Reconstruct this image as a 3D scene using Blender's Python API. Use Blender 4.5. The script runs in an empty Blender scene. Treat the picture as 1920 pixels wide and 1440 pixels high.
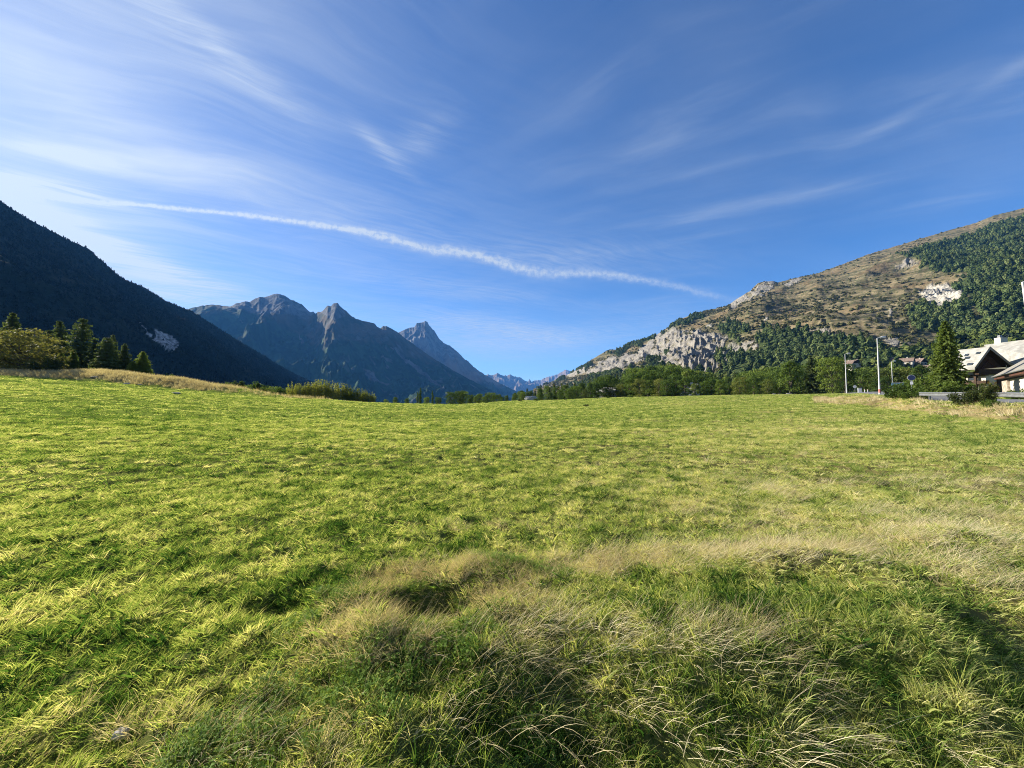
import bpy, math, random
import numpy as np
from mathutils import Vector

SC = bpy.context.scene
COL = SC.collection
rad = math.radians

# ------------------------------------------------------------------ camera
F = 723.0                      # focal length in pixels of the 1920 wide photograph
EYE = 1.65
PITCH = rad(2.8)
cp_, sp_ = math.cos(PITCH), math.sin(PITCH)
cam = bpy.data.cameras.new('camera')
cam.sensor_fit = 'HORIZONTAL'
cam.sensor_width = 36.0
cam.lens = 36.0 * F / 1920.0
cam.clip_start = 0.05
cam.clip_end = 80000.0
camo = bpy.data.objects.new('camera', cam)
camo.location = (0, 0, EYE)
camo.rotation_euler = (rad(90) + PITCH, 0, 0)
COL.objects.link(camo)
SC.camera = camo

# ------------------------------------------------------------------ exposure
SC.view_settings.view_transform = 'Standard'
SC.view_settings.look = 'None'
SC.view_settings.exposure = 1.6
SC.view_settings.gamma = 1.0
SC.view_settings.use_curve_mapping = False
SC.cycles.use_denoising = True
SC.cycles.adaptive_threshold = 0.004
SC.cycles.denoising_prefilter = 'NONE'
SC.cycles.pixel_filter_type = 'BLACKMAN_HARRIS'
SC.cycles.filter_width = 1.0
SC.cycles.max_bounces = 5
SC.cycles.diffuse_bounces = 2
SC.cycles.glossy_bounces = 2
SC.cycles.transmission_bounces = 3
SC.cycles.volume_bounces = 0
SC.cycles.transparent_max_bounces = 6
SC.cycles.sample_clamp_indirect = 6.0

# ------------------------------------------------------------------ sun and sky
SUN_AZ, SUN_EL = rad(-64), rad(25)       # azimuth from +Y towards +X
sundir = Vector((math.sin(SUN_AZ) * math.cos(SUN_EL), math.cos(SUN_AZ) * math.cos(SUN_EL), math.sin(SUN_EL)))
sun = bpy.data.lights.new('sun', 'SUN')
sun.energy = 5.0
sun.angle = rad(0.55)
sun.color = (1.0, 0.93, 0.80)
suno = bpy.data.objects.new('sun', sun)
suno.rotation_euler = (-sundir).to_track_quat('-Z', 'Y').to_euler()
COL.objects.link(suno)


class NT:
    """small helper for writing node trees"""
    def __init__(s, tree):
        s.t = tree; s.n = tree.nodes; s.l = tree.links
    def node(s, kind, **kw):
        nd = s.n.new(kind)
        for k, v in kw.items():
            setattr(nd, k, v)
        return nd
    def put(s, sock, v):
        if isinstance(v, bpy.types.NodeSocket):
            s.l.new(v, sock)
        elif v is not None:
            sock.default_value = v
    def math(s, op, a, b=None, c=None, clamp=False):
        nd = s.node('ShaderNodeMath', operation=op, use_clamp=clamp)
        for i, v in enumerate((a, b, c)):
            if v is not None: s.put(nd.inputs[i], v)
        return nd.outputs[0]
    def ramp(s, v, lo, hi, a=0.0, b=1.0, smooth=True):
        nd = s.node('ShaderNodeMapRange', interpolation_type='SMOOTHSTEP' if smooth else 'LINEAR', clamp=True)
        s.put(nd.inputs['Value'], v); nd.inputs['From Min'].default_value = lo; nd.inputs['From Max'].default_value = hi
        nd.inputs['To Min'].default_value = a; nd.inputs['To Max'].default_value = b
        return nd.outputs['Result']
    def mix(s, f, a, b, blend='MIX'):
        nd = s.node('ShaderNodeMix', data_type='RGBA', blend_type=blend)
        s.put(nd.inputs[0], f)
        for sk, v in ((nd.inputs[6], a), (nd.inputs[7], b)):
            if isinstance(v, tuple) and len(v) == 3: v = (*v, 1)
            s.put(sk, v)
        return nd.outputs[2]
    def noise(s, vec, scale, detail=4, rough=0.55, dist=0.0, kind='FBM', dims='3D'):
        nd = s.node('ShaderNodeTexNoise', noise_dimensions=dims)
        nd.noise_type = kind
        if vec is not None: s.l.new(vec, nd.inputs['Vector'])
        nd.inputs['Scale'].default_value = scale; nd.inputs['Detail'].default_value = detail
        nd.inputs['Roughness'].default_value = rough; nd.inputs['Distortion'].default_value = dist
        return nd.outputs['Fac']
    def comb(s, x, y, z=0.0):
        nd = s.node('ShaderNodeCombineXYZ')
        for i, v in enumerate((x, y, z)): s.put(nd.inputs[i], v)
        return nd.outputs[0]
    def mapping(s, vec, scale=(1, 1, 1), rot=(0, 0, 0), loc=(0, 0, 0)):
        nd = s.node('ShaderNodeMapping')
        s.l.new(vec, nd.inputs[0]); nd.inputs['Scale'].default_value = scale
        nd.inputs['Rotation'].default_value = rot; nd.inputs['Location'].default_value = loc
        return nd.outputs[0]
    def attr(s, name, kind='GEOMETRY'):
        nd = s.node('ShaderNodeAttribute', attribute_name=name, attribute_type=kind)
        return nd.outputs['Fac']


def uv_dir(px, py):
    """photo pixel -> (x/y, z/y) of its direction"""
    a, b = (px - 960) / F, (720 - py) / F
    dy = cp_ - b * sp_
    return a / dy, (sp_ + b * cp_) / dy


world = bpy.data.worlds.new('World')
SC.world = world
world.use_nodes = True
W = NT(world.node_tree)
W.n.clear()
sky = W.node('ShaderNodeTexSky', sky_type='NISHITA')
sky.sun_disc = False
sky.sun_elevation = SUN_EL
sky.sun_rotation = SUN_AZ
sky.altitude = 1300
sky.air_density = 1.0
sky.dust_density = 0.2
sky.ozone_density = 4.0
geo = W.node('ShaderNodeTexCoord')
sep = W.node('ShaderNodeSeparateXYZ')
W.l.new(geo.outputs['Generated'], sep.inputs[0])
dx, dy, dz = sep.outputs
zc = W.math('MAXIMUM', dz, 0.03)
yc = W.math('MAXIMUM', dy, 0.05)
qx, qy = W.math('DIVIDE', dx, zc), W.math('DIVIDE', dy, zc)       # where the ray meets the high cloud layer
q = W.comb(qx, qy)
u, v = W.math('DIVIDE', dx, yc), W.math('DIVIDE', dz, yc)
warp = W.noise(q, 0.9, 3, 0.5)
warpv = W.comb(W.math('MULTIPLY', W.math('SUBTRACT', warp, 0.5), 0.55), W.math('MULTIPLY', W.math('SUBTRACT', W.noise(W.mapping(q, loc=(7, 3, 0)), 0.8, 3, 0.5), 0.5), 0.55))
qa = W.node('ShaderNodeVectorMath', operation='ADD'); W.l.new(q, qa.inputs[0]); W.l.new(warpv, qa.inputs[1])
qw = qa.outputs[0]
# streaks combed along the wind (left) and the other way (right)
sA = W.noise(W.mapping(W.mapping(qw, rot=(0, 0, rad(-27))), scale=(0.6, 2.2, 1)), 1.5, 6, 0.52)
sB = W.noise(W.mapping(W.mapping(qw, rot=(0, 0, rad(28)), loc=(4, 1, 0)), scale=(0.6, 2.4, 1)), 1.2, 7, 0.6)
fine = W.noise(W.mapping(W.mapping(qw, rot=(0, 0, rad(-30))), scale=(0.8, 4.5, 1)), 4.5, 5, 0.6)
big = W.noise(q, 0.55, 3, 0.5)
# veil: thick towards the sun on the left
left = W.ramp(u, 0.45, -1.25, 0.0, 1.0)
low = W.ramp(v, 0.75, 0.25, 0.0, 1.0)
veilA = W.math('MULTIPLY', W.ramp(sA, 0.34, 0.80), W.math('MULTIPLY_ADD', left, 0.22, 0.04))
veilA = W.math('MULTIPLY_ADD', W.math('MULTIPLY', W.ramp(fine, 0.35, 0.75), left), 0.10, veilA)
veilB = W.math('MULTIPLY', W.ramp(sB, 0.50, 0.80), W.math('MULTIPLY', W.ramp(u, -0.1, 0.5), W.ramp(big, 0.35, 0.6, 0.03, 0.22)))
base = W.math('MULTIPLY', left, W.math('MULTIPLY', left, 0.30))
veil = W.math('ADD', W.math('ADD', veilA, veilB), base)
veil = W.math('MULTIPLY_ADD', W.math('MULTIPLY', W.ramp(big, 0.30, 0.62), W.ramp(sB, 0.25, 0.75, 0.3, 1.0)), 0.15, veil)


def blob(px, py, rx, ry, ang, strength, nz, lo=0.3, hi=0.7):
    """soft patch of cirrus round a direction; nz breaks it up"""
    cu, cv = uv_dir(px, py)
    du, dv = W.math('SUBTRACT', u, cu), W.math('SUBTRACT', v, cv)
    c, s_ = math.cos(ang), math.sin(ang)
    a = W.math('DIVIDE', W.math('ADD', W.math('MULTIPLY', du, c), W.math('MULTIPLY', dv, s_)), rx / F)
    b = W.math('DIVIDE', W.math('ADD', W.math('MULTIPLY', du, -s_), W.math('MULTIPLY', dv, c)), ry / F)
    d2 = W.math('ADD', W.math('MULTIPLY', a, a), W.math('MULTIPLY', b, b))
    m = W.math('EXPONENT', W.math('MULTIPLY', d2, -1.0))
    return W.math('MULTIPLY', m, W.math('MULTIPLY', W.ramp(nz, lo, hi, 0.25, 1.0), strength))


blobs = [
    (330, 45, 190, 34, rad(-38), 0.26, fine), (450, 120, 170, 28, rad(-40), 0.26, fine),
    (715, 275, 75, 14, rad(-44), 0.42, fine), (790, 260, 62, 34, rad(35), 0.26, fine),
    (90, 290, 200, 26, rad(-12), 0.55, sA), (40, 345, 190, 17, rad(-10), 0.75, fine),
    (120, 430, 210, 34, rad(-25), 0.55, sA), (260, 490, 230, 22, rad(-20), 0.62, fine),
    (60, 395, 190, 60, rad(-15), 0.40, sA), (150, 180, 260, 60, rad(-25), .22, sA), (420, 330, 260, 40, rad(-16), .20, sA), (700, 420, 260, 60, rad(-10), .12, fine), (1150, 470, 220, 26, rad(-4), .16, fine), (1300, 600, 160, 14, rad(-4), .12, fine), (340, 560, 120, 16, rad(-12), 0.45, fine),
    (930, 612, 140, 20, rad(-10), 0.62, fine), (1000, 645, 130, 28, 0.0, 0.42, fine), (870, 640, 120, 26, rad(-14), .38, fine), (1130, 625, 100, 22, rad(8), .3, fine),
    (1290, 325, 140, 14, rad(14), 0.16, sB), (1450, 370, 170, 13, rad(10), 0.16, sB), (1690, 220, 120, 12, rad(28), 0.17, sB), (1900, 130, 90, 14, rad(30), 0.15, sB),
    (1040, 490, 150, 18, rad(-6), 0.25, fine), (850, 540, 260, 20, rad(-8), 0.22, fine),
]
for bl in blobs:
    veil = W.math('ADD', veil, blob(*bl))
# contrail: height as a curve over the horizontal direction
pts = [(-60, 352, 0.5, 14), (190, 379, 0.6, 6), (250, 383, 1, 4), (300, 388, 1, 5), (400, 397, 1, 6), (500, 408, 1, 6), (600, 423, 1, 7), (680, 434, 1, 9),
       (740, 449, 1, 11), (800, 466, 1, 11), (870, 474, 1, 12), (930, 488, 1, 13), (980, 505, .9, 14), (1040, 513, .8, 13), (1100, 512, .75, 10),
       (1150, 517, .75, 10), (1200, 524, .7, 10), (1260, 535, .6, 10), (1310, 547, .5, 10), (1375, 562, .25, 8), (1500, 590, 0, 8)]
cu0, cu1 = uv_dir(-60, 500)[0], uv_dir(1500, 500)[0]
fx = W.math('DIVIDE', W.math('SUBTRACT', u, cu0), cu1 - cu0, clamp=True)


def curve_of(vals):
    nd = W.node('ShaderNodeFloatCurve')
    cm = nd.mapping; cm.use_clip = False
    cv = cm.curves[0]
    xs = [(uv_dir(p[0], p[1])[0] - cu0) / (cu1 - cu0) for p in pts]
    cv.points[0].location = (xs[0], vals[0]); cv.points[1].location = (xs[-1], vals[-1])
    for x, y in zip(xs[1:-1], vals[1:-1]): cv.points.new(x, y)
    cm.update()
    W.l.new(fx, nd.inputs['Value'])
    return nd.outputs[0]


cv_v = curve_of([uv_dir(p[0], p[1])[1] for p in pts])
cv_s = curve_of([p[2] for p in pts])
cv_w = curve_of([p[3] / 20.0 for p in pts])
puff = W.noise(W.comb(W.math('MULTIPLY', u, 1.0), v), 26, 5, 0.62)
puff2 = W.noise(W.comb(u, v), 75, 4, 0.6)
dv = W.math('SUBTRACT', W.math('ADD', v, W.math('MULTIPLY', W.math('SUBTRACT', puff, 0.5), W.ramp(u, -0.9, 0.0, 0.010, 0.024))), cv_v)
wid = W.math('MULTIPLY', cv_w, W.math('MULTIPLY_ADD', W.noise(W.comb(W.math('MULTIPLY', u, 1.0), 0.0), 7, 3, .6), 20.0 / F * 1.0, 20.0 / F * 0.22))
rel = W.math('DIVIDE', dv, wid)
cm_ = W.math('EXPONENT', W.math('MULTIPLY', W.math('MULTIPLY', rel, rel), -1.0))
cm_ = W.math('MULTIPLY', W.math('MULTIPLY', cm_, cv_s), W.math('MULTIPLY_ADD', W.ramp(puff2, 0.30, 0.70), 0.62, 0.30))
veil = W.math('ADD', veil, cm_)
veil = W.math('MULTIPLY', veil, W.ramp(dz, 0.0, 0.06))
veil = W.math('MINIMUM', veil, 0.92)
hsv = W.node('ShaderNodeHueSaturation')
W.l.new(sky.outputs[0], hsv.inputs['Color'])
hsv.inputs['Saturation'].default_value = 1.18
hsv.inputs['Hue'].default_value = 0.508
skyc = hsv.outputs[0]
# cloud brightness: sunlit ice, brighter towards the sun
sdot = W.node('ShaderNodeVectorMath', operation='DOT_PRODUCT')
W.l.new(geo.outputs['Generated'], sdot.inputs[0]); sdot.inputs[1].default_value = sundir
glow = W.math('POWER', W.math('MAXIMUM', sdot.outputs['Value'], 0.0), 5.0)
cb = W.math('MULTIPLY_ADD', glow, 1.8, 4.4)
cc = W.node('ShaderNodeVectorMath', operation='SCALE')
cc.inputs[0].default_value = (0.84, 0.94, 1.06)
W.l.new(cb, cc.inputs['Scale'])
final = W.mix(veil, skyc, cc.outputs[0])
bg = W.node('ShaderNodeBackground')
W.l.new(final, bg.inputs['Color'])
bg.inputs['Strength'].default_value = 0.055
wo = W.node('ShaderNodeOutputWorld')
W.l.new(bg.outputs[0], wo.inputs['Surface'])

# ------------------------------------------------------------------ numeric helpers
rng = np.random.default_rng(11)
random.seed(5)


def P(px, py, Y):
    uu, vv = uv_dir(px, py)
    return np.array([uu * Y, Y, EYE + vv * Y])


def project(X, Y, Z):
    f = Y * cp_ + (Z - EYE) * sp_
    up = -Y * sp_ + (Z - EYE) * cp_
    f = np.where(f < 1e-3, 1e-3, f)
    return 960 + F * X / f, 720 - F * up / f


def hash2(ix, iy, seed):
    h = (ix.astype(np.int64) * 374761393 + iy.astype(np.int64) * 668265263 + seed * 1442695041) & 0xffffffff
    h = ((h ^ (h >> 13)) * 1274126177) & 0xffffffff
    return ((h ^ (h >> 16)) & 0xffffffff)


def perlin(x, y, seed=0):
    x = np.asarray(x, float); y = np.asarray(y, float)
    ix, iy = np.floor(x), np.floor(y)
    fx_, fy_ = x - ix, y - iy
    def g(cx, cy, ddx, ddy):
        a = hash2(cx, cy, seed) / 4294967296.0 * 2 * np.pi
        return np.cos(a) * ddx + np.sin(a) * ddy
    ux = fx_ ** 3 * (fx_ * (fx_ * 6 - 15) + 10); uy = fy_ ** 3 * (fy_ * (fy_ * 6 - 15) + 10)
    n00 = g(ix, iy, fx_, fy_); n10 = g(ix + 1, iy, fx_ - 1, fy_)
    n01 = g(ix, iy + 1, fx_, fy_ - 1); n11 = g(ix + 1, iy + 1, fx_ - 1, fy_ - 1)
    return ((n00 * (1 - ux) + n10 * ux) * (1 - uy) + (n01 * (1 - ux) + n11 * ux) * uy) * 1.5


def fbm(x, y, octs=5, seed=0, gain=0.5, lac=2.03):
    s_, a, t = 0.0, 1.0, 0.0
    for i in range(octs):
        s_ = s_ + a * perlin(x, y, seed + i * 17); t += a
        x = x * lac + 3.1; y = y * lac + 1.7; a *= gain
    return s_ / t


def ridged(x, y, octs=5, seed=0, gain=0.55, lac=2.07):
    s_, a, t, w = 0.0, 1.0, 0.0, 1.0
    for i in range(octs):
        n = 1 - np.abs(perlin(x, y, seed + i * 13)) * 1.6
        n = np.clip(n, 0, 1) ** 2 * w
        s_ = s_ + a * n; t += a; w = np.clip(n * 1.6, 0, 1)
        x = x * lac + 5.3; y = y * lac + 2.9; a *= gain
    return s_ / t


def sstep(x, a, b):
    t = np.clip((x - a) / (b - a), 0, 1)
    return t * t * (3 - 2 * t)


def in_poly(px, py, poly):
    px = np.asarray(px); py = np.asarray(py)
    c = np.zeros(px.shape, bool)
    n = len(poly)
    for i in range(n):
        x1, y1 = poly[i]; x2, y2 = poly[(i + 1) % n]
        if y1 == y2: continue
        cond = ((y1 > py) != (y2 > py)) & (px < (x2 - x1) * (py - y1) / (y2 - y1) + x1)
        c ^= cond
    return c


def mesh_np(name, verts, faces_list, mats=(), attrs=None, smooth=False, midx=None):
    """faces_list: list of (n,k) int arrays"""
    me = bpy.data.meshes.new(name)
    verts = np.asarray(verts, np.float32)
    me.vertices.add(len(verts)); me.vertices.foreach_set('co', verts.ravel())
    fl = [np.asarray(f, np.int32) for f in faces_list if len(f)]
    if fl:
        loops = np.concatenate([f.ravel() for f in fl])
        starts = []; off = 0
        for f in fl:
            k = f.shape[1]
            starts.append(off + np.arange(len(f)) * k); off += f.size
        starts = np.concatenate(starts).astype(np.int32)
        me.loops.add(len(loops)); me.loops.foreach_set('vertex_index', loops)
        me.polygons.add(len(starts)); me.polygons.foreach_set('loop_start', starts)
        if midx is not None: me.polygons.foreach_set('material_index', np.asarray(midx, np.int32))
        me.polygons.foreach_set('use_smooth', np.full(len(starts), smooth))
    for m in mats: me.materials.append(m)
    me.update(calc_edges=True)
    for k, a in (attrs or {}).items():
        a = np.asarray(a, np.float32)
        at = me.attributes.new(k, 'FLOAT_VECTOR' if a.ndim == 2 else 'FLOAT', 'POINT')
        at.data.foreach_set('vector' if a.ndim == 2 else 'value', a.ravel())
    return me


def link(name, me, label=None, cat=None, group=None, kind=None, parent=None, loc=None):
    o = bpy.data.objects.new(name, me)
    COL.objects.link(o)
    if label: o['label'] = label
    if cat: o['category'] = cat
    if group: o['group'] = group
    if kind: o['kind'] = kind
    if parent: o.parent = parent
    if loc is not None: o.location = loc
    return o


def grid_faces(nr, nc):
    i = np.arange(nr - 1)[:, None] * nc + np.arange(nc - 1)[None, :]
    i = i.ravel()
    return np.stack([i, i + 1, i + nc + 1, i + nc], 1)


# ------------------------------------------------------------------ materials
def mat_new(name):
    m = bpy.data.materials.new(name); m.use_nodes = True
    m.node_tree.nodes.clear()
    return m, NT(m.node_tree)


def finish(M, surf, disp=None):
    o = M.node('ShaderNodeOutputMaterial')
    M.l.new(surf, o.inputs['Surface'])


def bsdf(M, color, rough=0.8, spec=0.2, bump=None, bstr=0.3, bdist=0.05, metal=0.0):
    b = M.node('ShaderNodeBsdfPrincipled')
    if isinstance(color, tuple): color = (*color[:3], 1)
    M.put(b.inputs['Base Color'], color)
    M.put(b.inputs['Roughness'], rough)
    b.inputs['Specular IOR Level'].default_value = spec
    b.inputs['Metallic'].default_value = metal
    if bump is not None:
        bp = M.node('ShaderNodeBump'); bp.inputs['Strength'].default_value = bstr; bp.inputs['Distance'].default_value = bdist
        M.l.new(bump, bp.inputs['Height']); M.l.new(bp.outputs[0], b.inputs['Normal'])
    return b.outputs[0]


def pos(M):
    return M.node('ShaderNodeNewGeometry').outputs['Position']


def plain(name, c1, c2, scale, rough=0.8, spec=0.2, bstr=0.2, bdist=0.02, metal=0.0, detail=5):
    m, M = mat_new(name)
    tc = M.node('ShaderNodeTexCoord').outputs['Object']
    n = M.noise(tc, scale, detail, 0.6)
    finish(M, bsdf(M, M.mix(M.ramp(n, 0.3, 0.7), c1, c2), rough, spec, n, bstr, bdist, metal))
    return m


def leafy(name, c1, c2, c3, trans=0.35, scale=0.35, rnd=0.5, tcol=1.6):
    """leaves: three tones spread by noise over the crown and by tree, light shining through"""
    m, M = mat_new(name)
    p = pos(M)
    n = M.noise(p, scale, 3, 0.6)
    n2 = M.noise(p, scale * 9, 2, 0.6)
    info = M.node('ShaderNodeObjectInfo')
    f = M.math('ADD', M.math('MULTIPLY', M.math('SUBTRACT', info.outputs['Random'], 0.5), rnd), M.math('MULTIPLY_ADD', n, 0.6, M.math('MULTIPLY', n2, 0.4)))
    col = M.mix(M.ramp(f, 0.2, 0.55), c1, c2)
    col = M.mix(M.ramp(f, 0.52, 0.85), col, c3)
    b = bsdf(M, col, 0.7, 0.06)
    tr = M.node('ShaderNodeBsdfTranslucent')
    sc_ = M.mix(1.0, col, (tcol, tcol * 1.05, tcol * 0.6), 'MULTIPLY')
    M.l.new(sc_, tr.inputs['Color'])
    mx = M.node('ShaderNodeMixShader'); mx.inputs[0].default_value = trans
    M.l.new(b, mx.inputs[1]); M.l.new(tr.outputs[0], mx.inputs[2])
    finish(M, mx.outputs[0])
    return m


def grassmat(name, cols, trans=0.4, patch=0.35):
    """blades: tone from the clump's own 'tint' plus a little spread"""
    m, M = mat_new(name)
    t = M.attr('tint', 'INSTANCER')
    info = M.node('ShaderNodeObjectInfo')
    h = M.attr('h')                                   # 0 at the root of the blade, 1 at its tip
    bl = M.attr('br')                                 # spread from blade to blade
    f = M.math('ADD', t, M.math('ADD', M.math('MULTIPLY', M.math('SUBTRACT', info.outputs['Random'], 0.5), 0.17), M.math('MULTIPLY', M.math('SUBTRACT', bl, 0.5), 0.45)))
    cr = M.node('ShaderNodeValToRGB')
    M.l.new(f, cr.inputs[0])
    el = cr.color_ramp.elements
    el[0].position, el[0].color = cols[0][0], (*cols[0][1], 1)
    el[1].position, el[1].color = cols[-1][0], (*cols[-1][1], 1)
    for p_, c in cols[1:-1]:
        e = el.new(p_); e.color = (*c, 1)
    col = cr.outputs[0]
    b = bsdf(M, col, 0.6, 0.05)
    tr = M.node('ShaderNodeBsdfTranslucent')
    M.l.new(M.mix(1.0, col, (1.65, 1.6, 0.95), 'MULTIPLY'), tr.inputs['Color'])
    mx = M.node('ShaderNodeMixShader'); mx.inputs[0].default_value = trans
    M.l.new(b, mx.inputs[1]); M.l.new(tr.outputs[0], mx.inputs[2])
    finish(M, mx.outputs[0])
    return m


GREENS = [(0.0, (0.012, 0.036, 0.008)), (0.22, (0.050, 0.108, 0.018)), (0.48, (0.225, 0.275, 0.066)), (0.75, (0.40, 0.40, 0.145)), (1.0, (0.56, 0.50, 0.26))]
m_grass = grassmat('grass_blades', GREENS, 0.42)
m_straw = grassmat('straw_blades', [(0.0, (0.24, 0.19, 0.10)), (0.5, (0.43, 0.36, 0.21)), (1.0, (0.62, 0.55, 0.37))], 0.3)
m_clover = grassmat('clover_leaves', [(0.0, (0.05, 0.10, 0.02)), (0.5, (0.12, 0.20, 0.035)), (1.0, (0.24, 0.30, 0.06))], 0.35)

# ------------------------------------------------------------------ ground sheet
# columns over the photo's horizontal direction: distance and height of the meadow, the bank behind it and the land beyond
COLS = [
    (-200, [(12, .4), (28, 2.3), (60, 6.2), (65, 7.4), (80, 8.6), (130, 8.8)]),
    (0,    [(12, .35), (28, 2.0), (60, 5.9), (65, 7.0), (80, 8.0), (130, 8.2)]),
    (200,  [(12, .25), (28, 1.5), (62, 4.9), (64.5, 6.5), (72, 7.6), (130, 7.6)]),
    (320,  [(12, .2), (28, 1.2), (63, 3.95), (65.5, 5.7), (70, 6.1), (120, 5.5)]),
    (420,  [(12, .15), (28, .9), (63, 3.2), (65.5, 4.4), (70, 4.6), (110, 3)]),
    (560,  [(12, .1), (28, .6), (60, 2.25), (67, 2.6), (75, 2.5), (110, 1)]),
    (700,  [(12, .05), (28, .35), (58, 1.55), (66, 1.62), (74, 1.2), (110, 0)]),
    (850,  [(12, 0), (28, .2), (60, .95), (80, 1.36), (95, 1.1), (130, .5)]),
    (1000, [(12, 0), (28, .2), (60, 1.0), (110, 2.2), (130, 2.5), (170, 2.6)]),
    (1200, [(12, 0), (28, .25), (60, 1.3), (110, 3.2), (135, 3.8), (180, 3.9)]),
    (1400, [(12, 0), (28, .25), (60, 1.6), (100, 3.4), (120, 4.2), (160, 4.5)]),
    (1530, [(12, 0), (28, .3), (52, 1.6), (64, 2.7), (85, 3.5), (120, 4.3)]),
    (1640, [(12, .05), (28, .45), (40, 1.15), (46, 2.35), (56, 2.85), (85, 4.1)]),
    (1760, [(10, .1), (20, .35), (27, .80), (31.5, 1.75), (40, 2.0), (80, 4.0)]),
    (1900, [(9, .1), (15, .35), (20.5, .75), (24, 1.5), (31, 1.7), (75, 3.5)]),
    (2300, [(7, .1), (10, .3), (13, .7), (15.5, 1.4), (22, 1.5), (60, 3.4)]),
]
RMAX = 20000.0
ths, RK, ZK = [], [], []
for px, prof in COLS:
    th = math.atan2(uv_dir(px, 755)[0], 1.0)
    ths.append(th); c = math.cos(th)
    RK.append([0.5, 5.0] + [Y / c for Y, z in prof] + [max(330, prof[-1][0] / c + 120), 1200, 9000, RMAX])
    zl = prof[-1][1]
    ZK.append([0.0, 0.02] + [z for Y, z in prof] + [zl * .6, -10.0, -30.0, -30.0])
ths = np.array([-math.pi, -1.9] + ths + [1.75, math.pi])
flat = [[0.5, 5.0, 12, 28, 60, 66, 75, 120, 330, 1200, 9000, RMAX], [0.0, 0.02, .1, .1, .2, .3, .4, .5, .5, -10, -30, -30]]
RK = np.array([flat[0], flat[0]] + RK + [flat[0], flat[0]])
ZK = np.array([flat[1], flat[1]] + ZK + [flat[1], flat[1]])
NTH, NRR = 1401, 620
g_th = np.concatenate([np.linspace(-math.pi, -1.12, 120, endpoint=False), np.linspace(-1.12, 1.12, NTH - 240), np.linspace(1.12, math.pi, 121)[1:]])
g_lr = np.concatenate([[math.log(0.25)], np.linspace(math.log(0.5), math.log(260), 520), np.linspace(math.log(270), math.log(RMAX), 99)])
NTH = len(g_th); NRR = len(g_lr)


def base_grid():
    R = np.exp(g_lr)
    out = np.zeros((NRR, NTH))
    for j, th in enumerate(g_th):
        i = min(max(np.searchsorted(ths, th) - 1, 0), len(ths) - 2)
        t = (th - ths[i]) / (ths[i + 1] - ths[i]); t = t * t * (3 - 2 * t)
        rk = RK[i] * (1 - t) + RK[i + 1] * t; zk = ZK[i] * (1 - t) + ZK[i + 1] * t
        out[:, j] = np.interp(R, rk, zk)
    k = np.array([1, 2, 3, 2, 1.]) / 9
    for _ in range(2):      # soften creases
        p = np.pad(out, ((2, 2), (0, 0)), 'edge'); out = sum(k[a] * p[a:a + NRR] for a in range(5))
        p = np.pad(out, ((0, 0), (2, 2)), 'edge'); out = sum(k[a] * p[:, a:a + NTH] for a in range(5))
    return out


def near_shape(x, y):
    """humps, the lip of the bank in front of the photographer and the hollow behind it"""
    d = np.hypot(x, y)
    lip = 2.62 + 0.18 * np.sin(x * 1.7 + 0.6) + 0.12 * np.sin(x * 4.1) + np.where(x > 1.2, (x - 1.2) * 0.15, 0)
    side = 0.10 + 0.90 * sstep(x, -0.8, 0.3)
    z = -0.28 * side * (1 - sstep(y, lip - 0.95, lip + 0.12))
    z = z + 0.07 * side * np.exp(-((y - lip - 0.35) / 0.45) ** 2)
    z = z - 0.30 * np.exp(-(((x + 0.66) / 0.30) ** 2 + ((y - 3.18) / 0.26) ** 2) ** 1.5)     # hollow
    z = z + 0.12 * np.exp(-(((x + 0.95) / 0.30) ** 2 + ((y - 2.75) / 0.25) ** 2))
    z = z + 0.10 * np.exp(-(((x + 0.25) / 0.40) ** 2 + ((y - 3.75) / 0.25) ** 2))
    z = z + 0.16 * np.exp(-(((x - 2.9) / 0.9) ** 2 + ((y - 3.9) / 0.28) ** 2))
    z = z + 0.14 * np.exp(-(((x - 5.0) / 0.7) ** 2 + ((y - 4.4) / 0.35) ** 2))
    z = z - 0.12 * np.exp(-(((x + 1.9) / 0.30) ** 2 + ((y - 3.2) / 0.25) ** 2))
    fade = 1 - sstep(d, 7, 11)
    z = z * fade
    hn = fbm(x * 0.45, y * 0.45, 2, 3) * 0.05 + fbm(x * 2.3, y * 2.3, 3, 9) * 0.085 * (0.6 + .4 * sstep(d, 4, 10)) + fbm(x * 6.0, y * 6.0, 2, 10) * 0.045 * (1 - sstep(d, 12, 20))
    far = 1 - sstep(d, 90, 160)
    z = z + hn * far * (1 + 0.8 * sstep(d, 10, 30)) + fbm(x * 0.09, y * 0.09, 3, 21) * 0.35 * sstep(d, 12, 40) * (1 - sstep(d, 60, 100)) * 0.6
    return z


BG = base_grid()
GR = np.exp(g_lr)[:, None]; GT = g_th[None, :]
GX, GY = GR * np.sin(GT), GR * np.cos(GT)
GZ = BG + near_shape(GX, GY) + fbm(GX * 0.004, GY * 0.004, 4, 33) * 6 * sstep(GR, 300, 900)


def gheight(x, y):
    x = np.asarray(x, float); y = np.asarray(y, float)
    th = np.arctan2(x, y); lr = np.log(np.maximum(np.hypot(x, y), 0.26))
    a = np.interp(th, g_th, np.arange(NTH)); b = np.interp(lr, g_lr, np.arange(NRR))
    i = np.clip(a.astype(int), 0, NTH - 2); j = np.clip(b.astype(int), 0, NRR - 2)
    s_, t = a - i, b - j
    return (GZ[j, i] * (1 - s_) + GZ[j, i + 1] * s_) * (1 - t) + (GZ[j + 1, i] * (1 - s_) + GZ[j + 1, i + 1] * s_) * t


def gz(x, y):
    return float(gheight(x, y))


def at(px, Y):
    """point on the ground in the direction of photo column px, at depth Y"""
    uu = uv_dir(px, 750)[0]
    return np.array([uu * Y, Y, gz(uu * Y, Y)])


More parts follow.
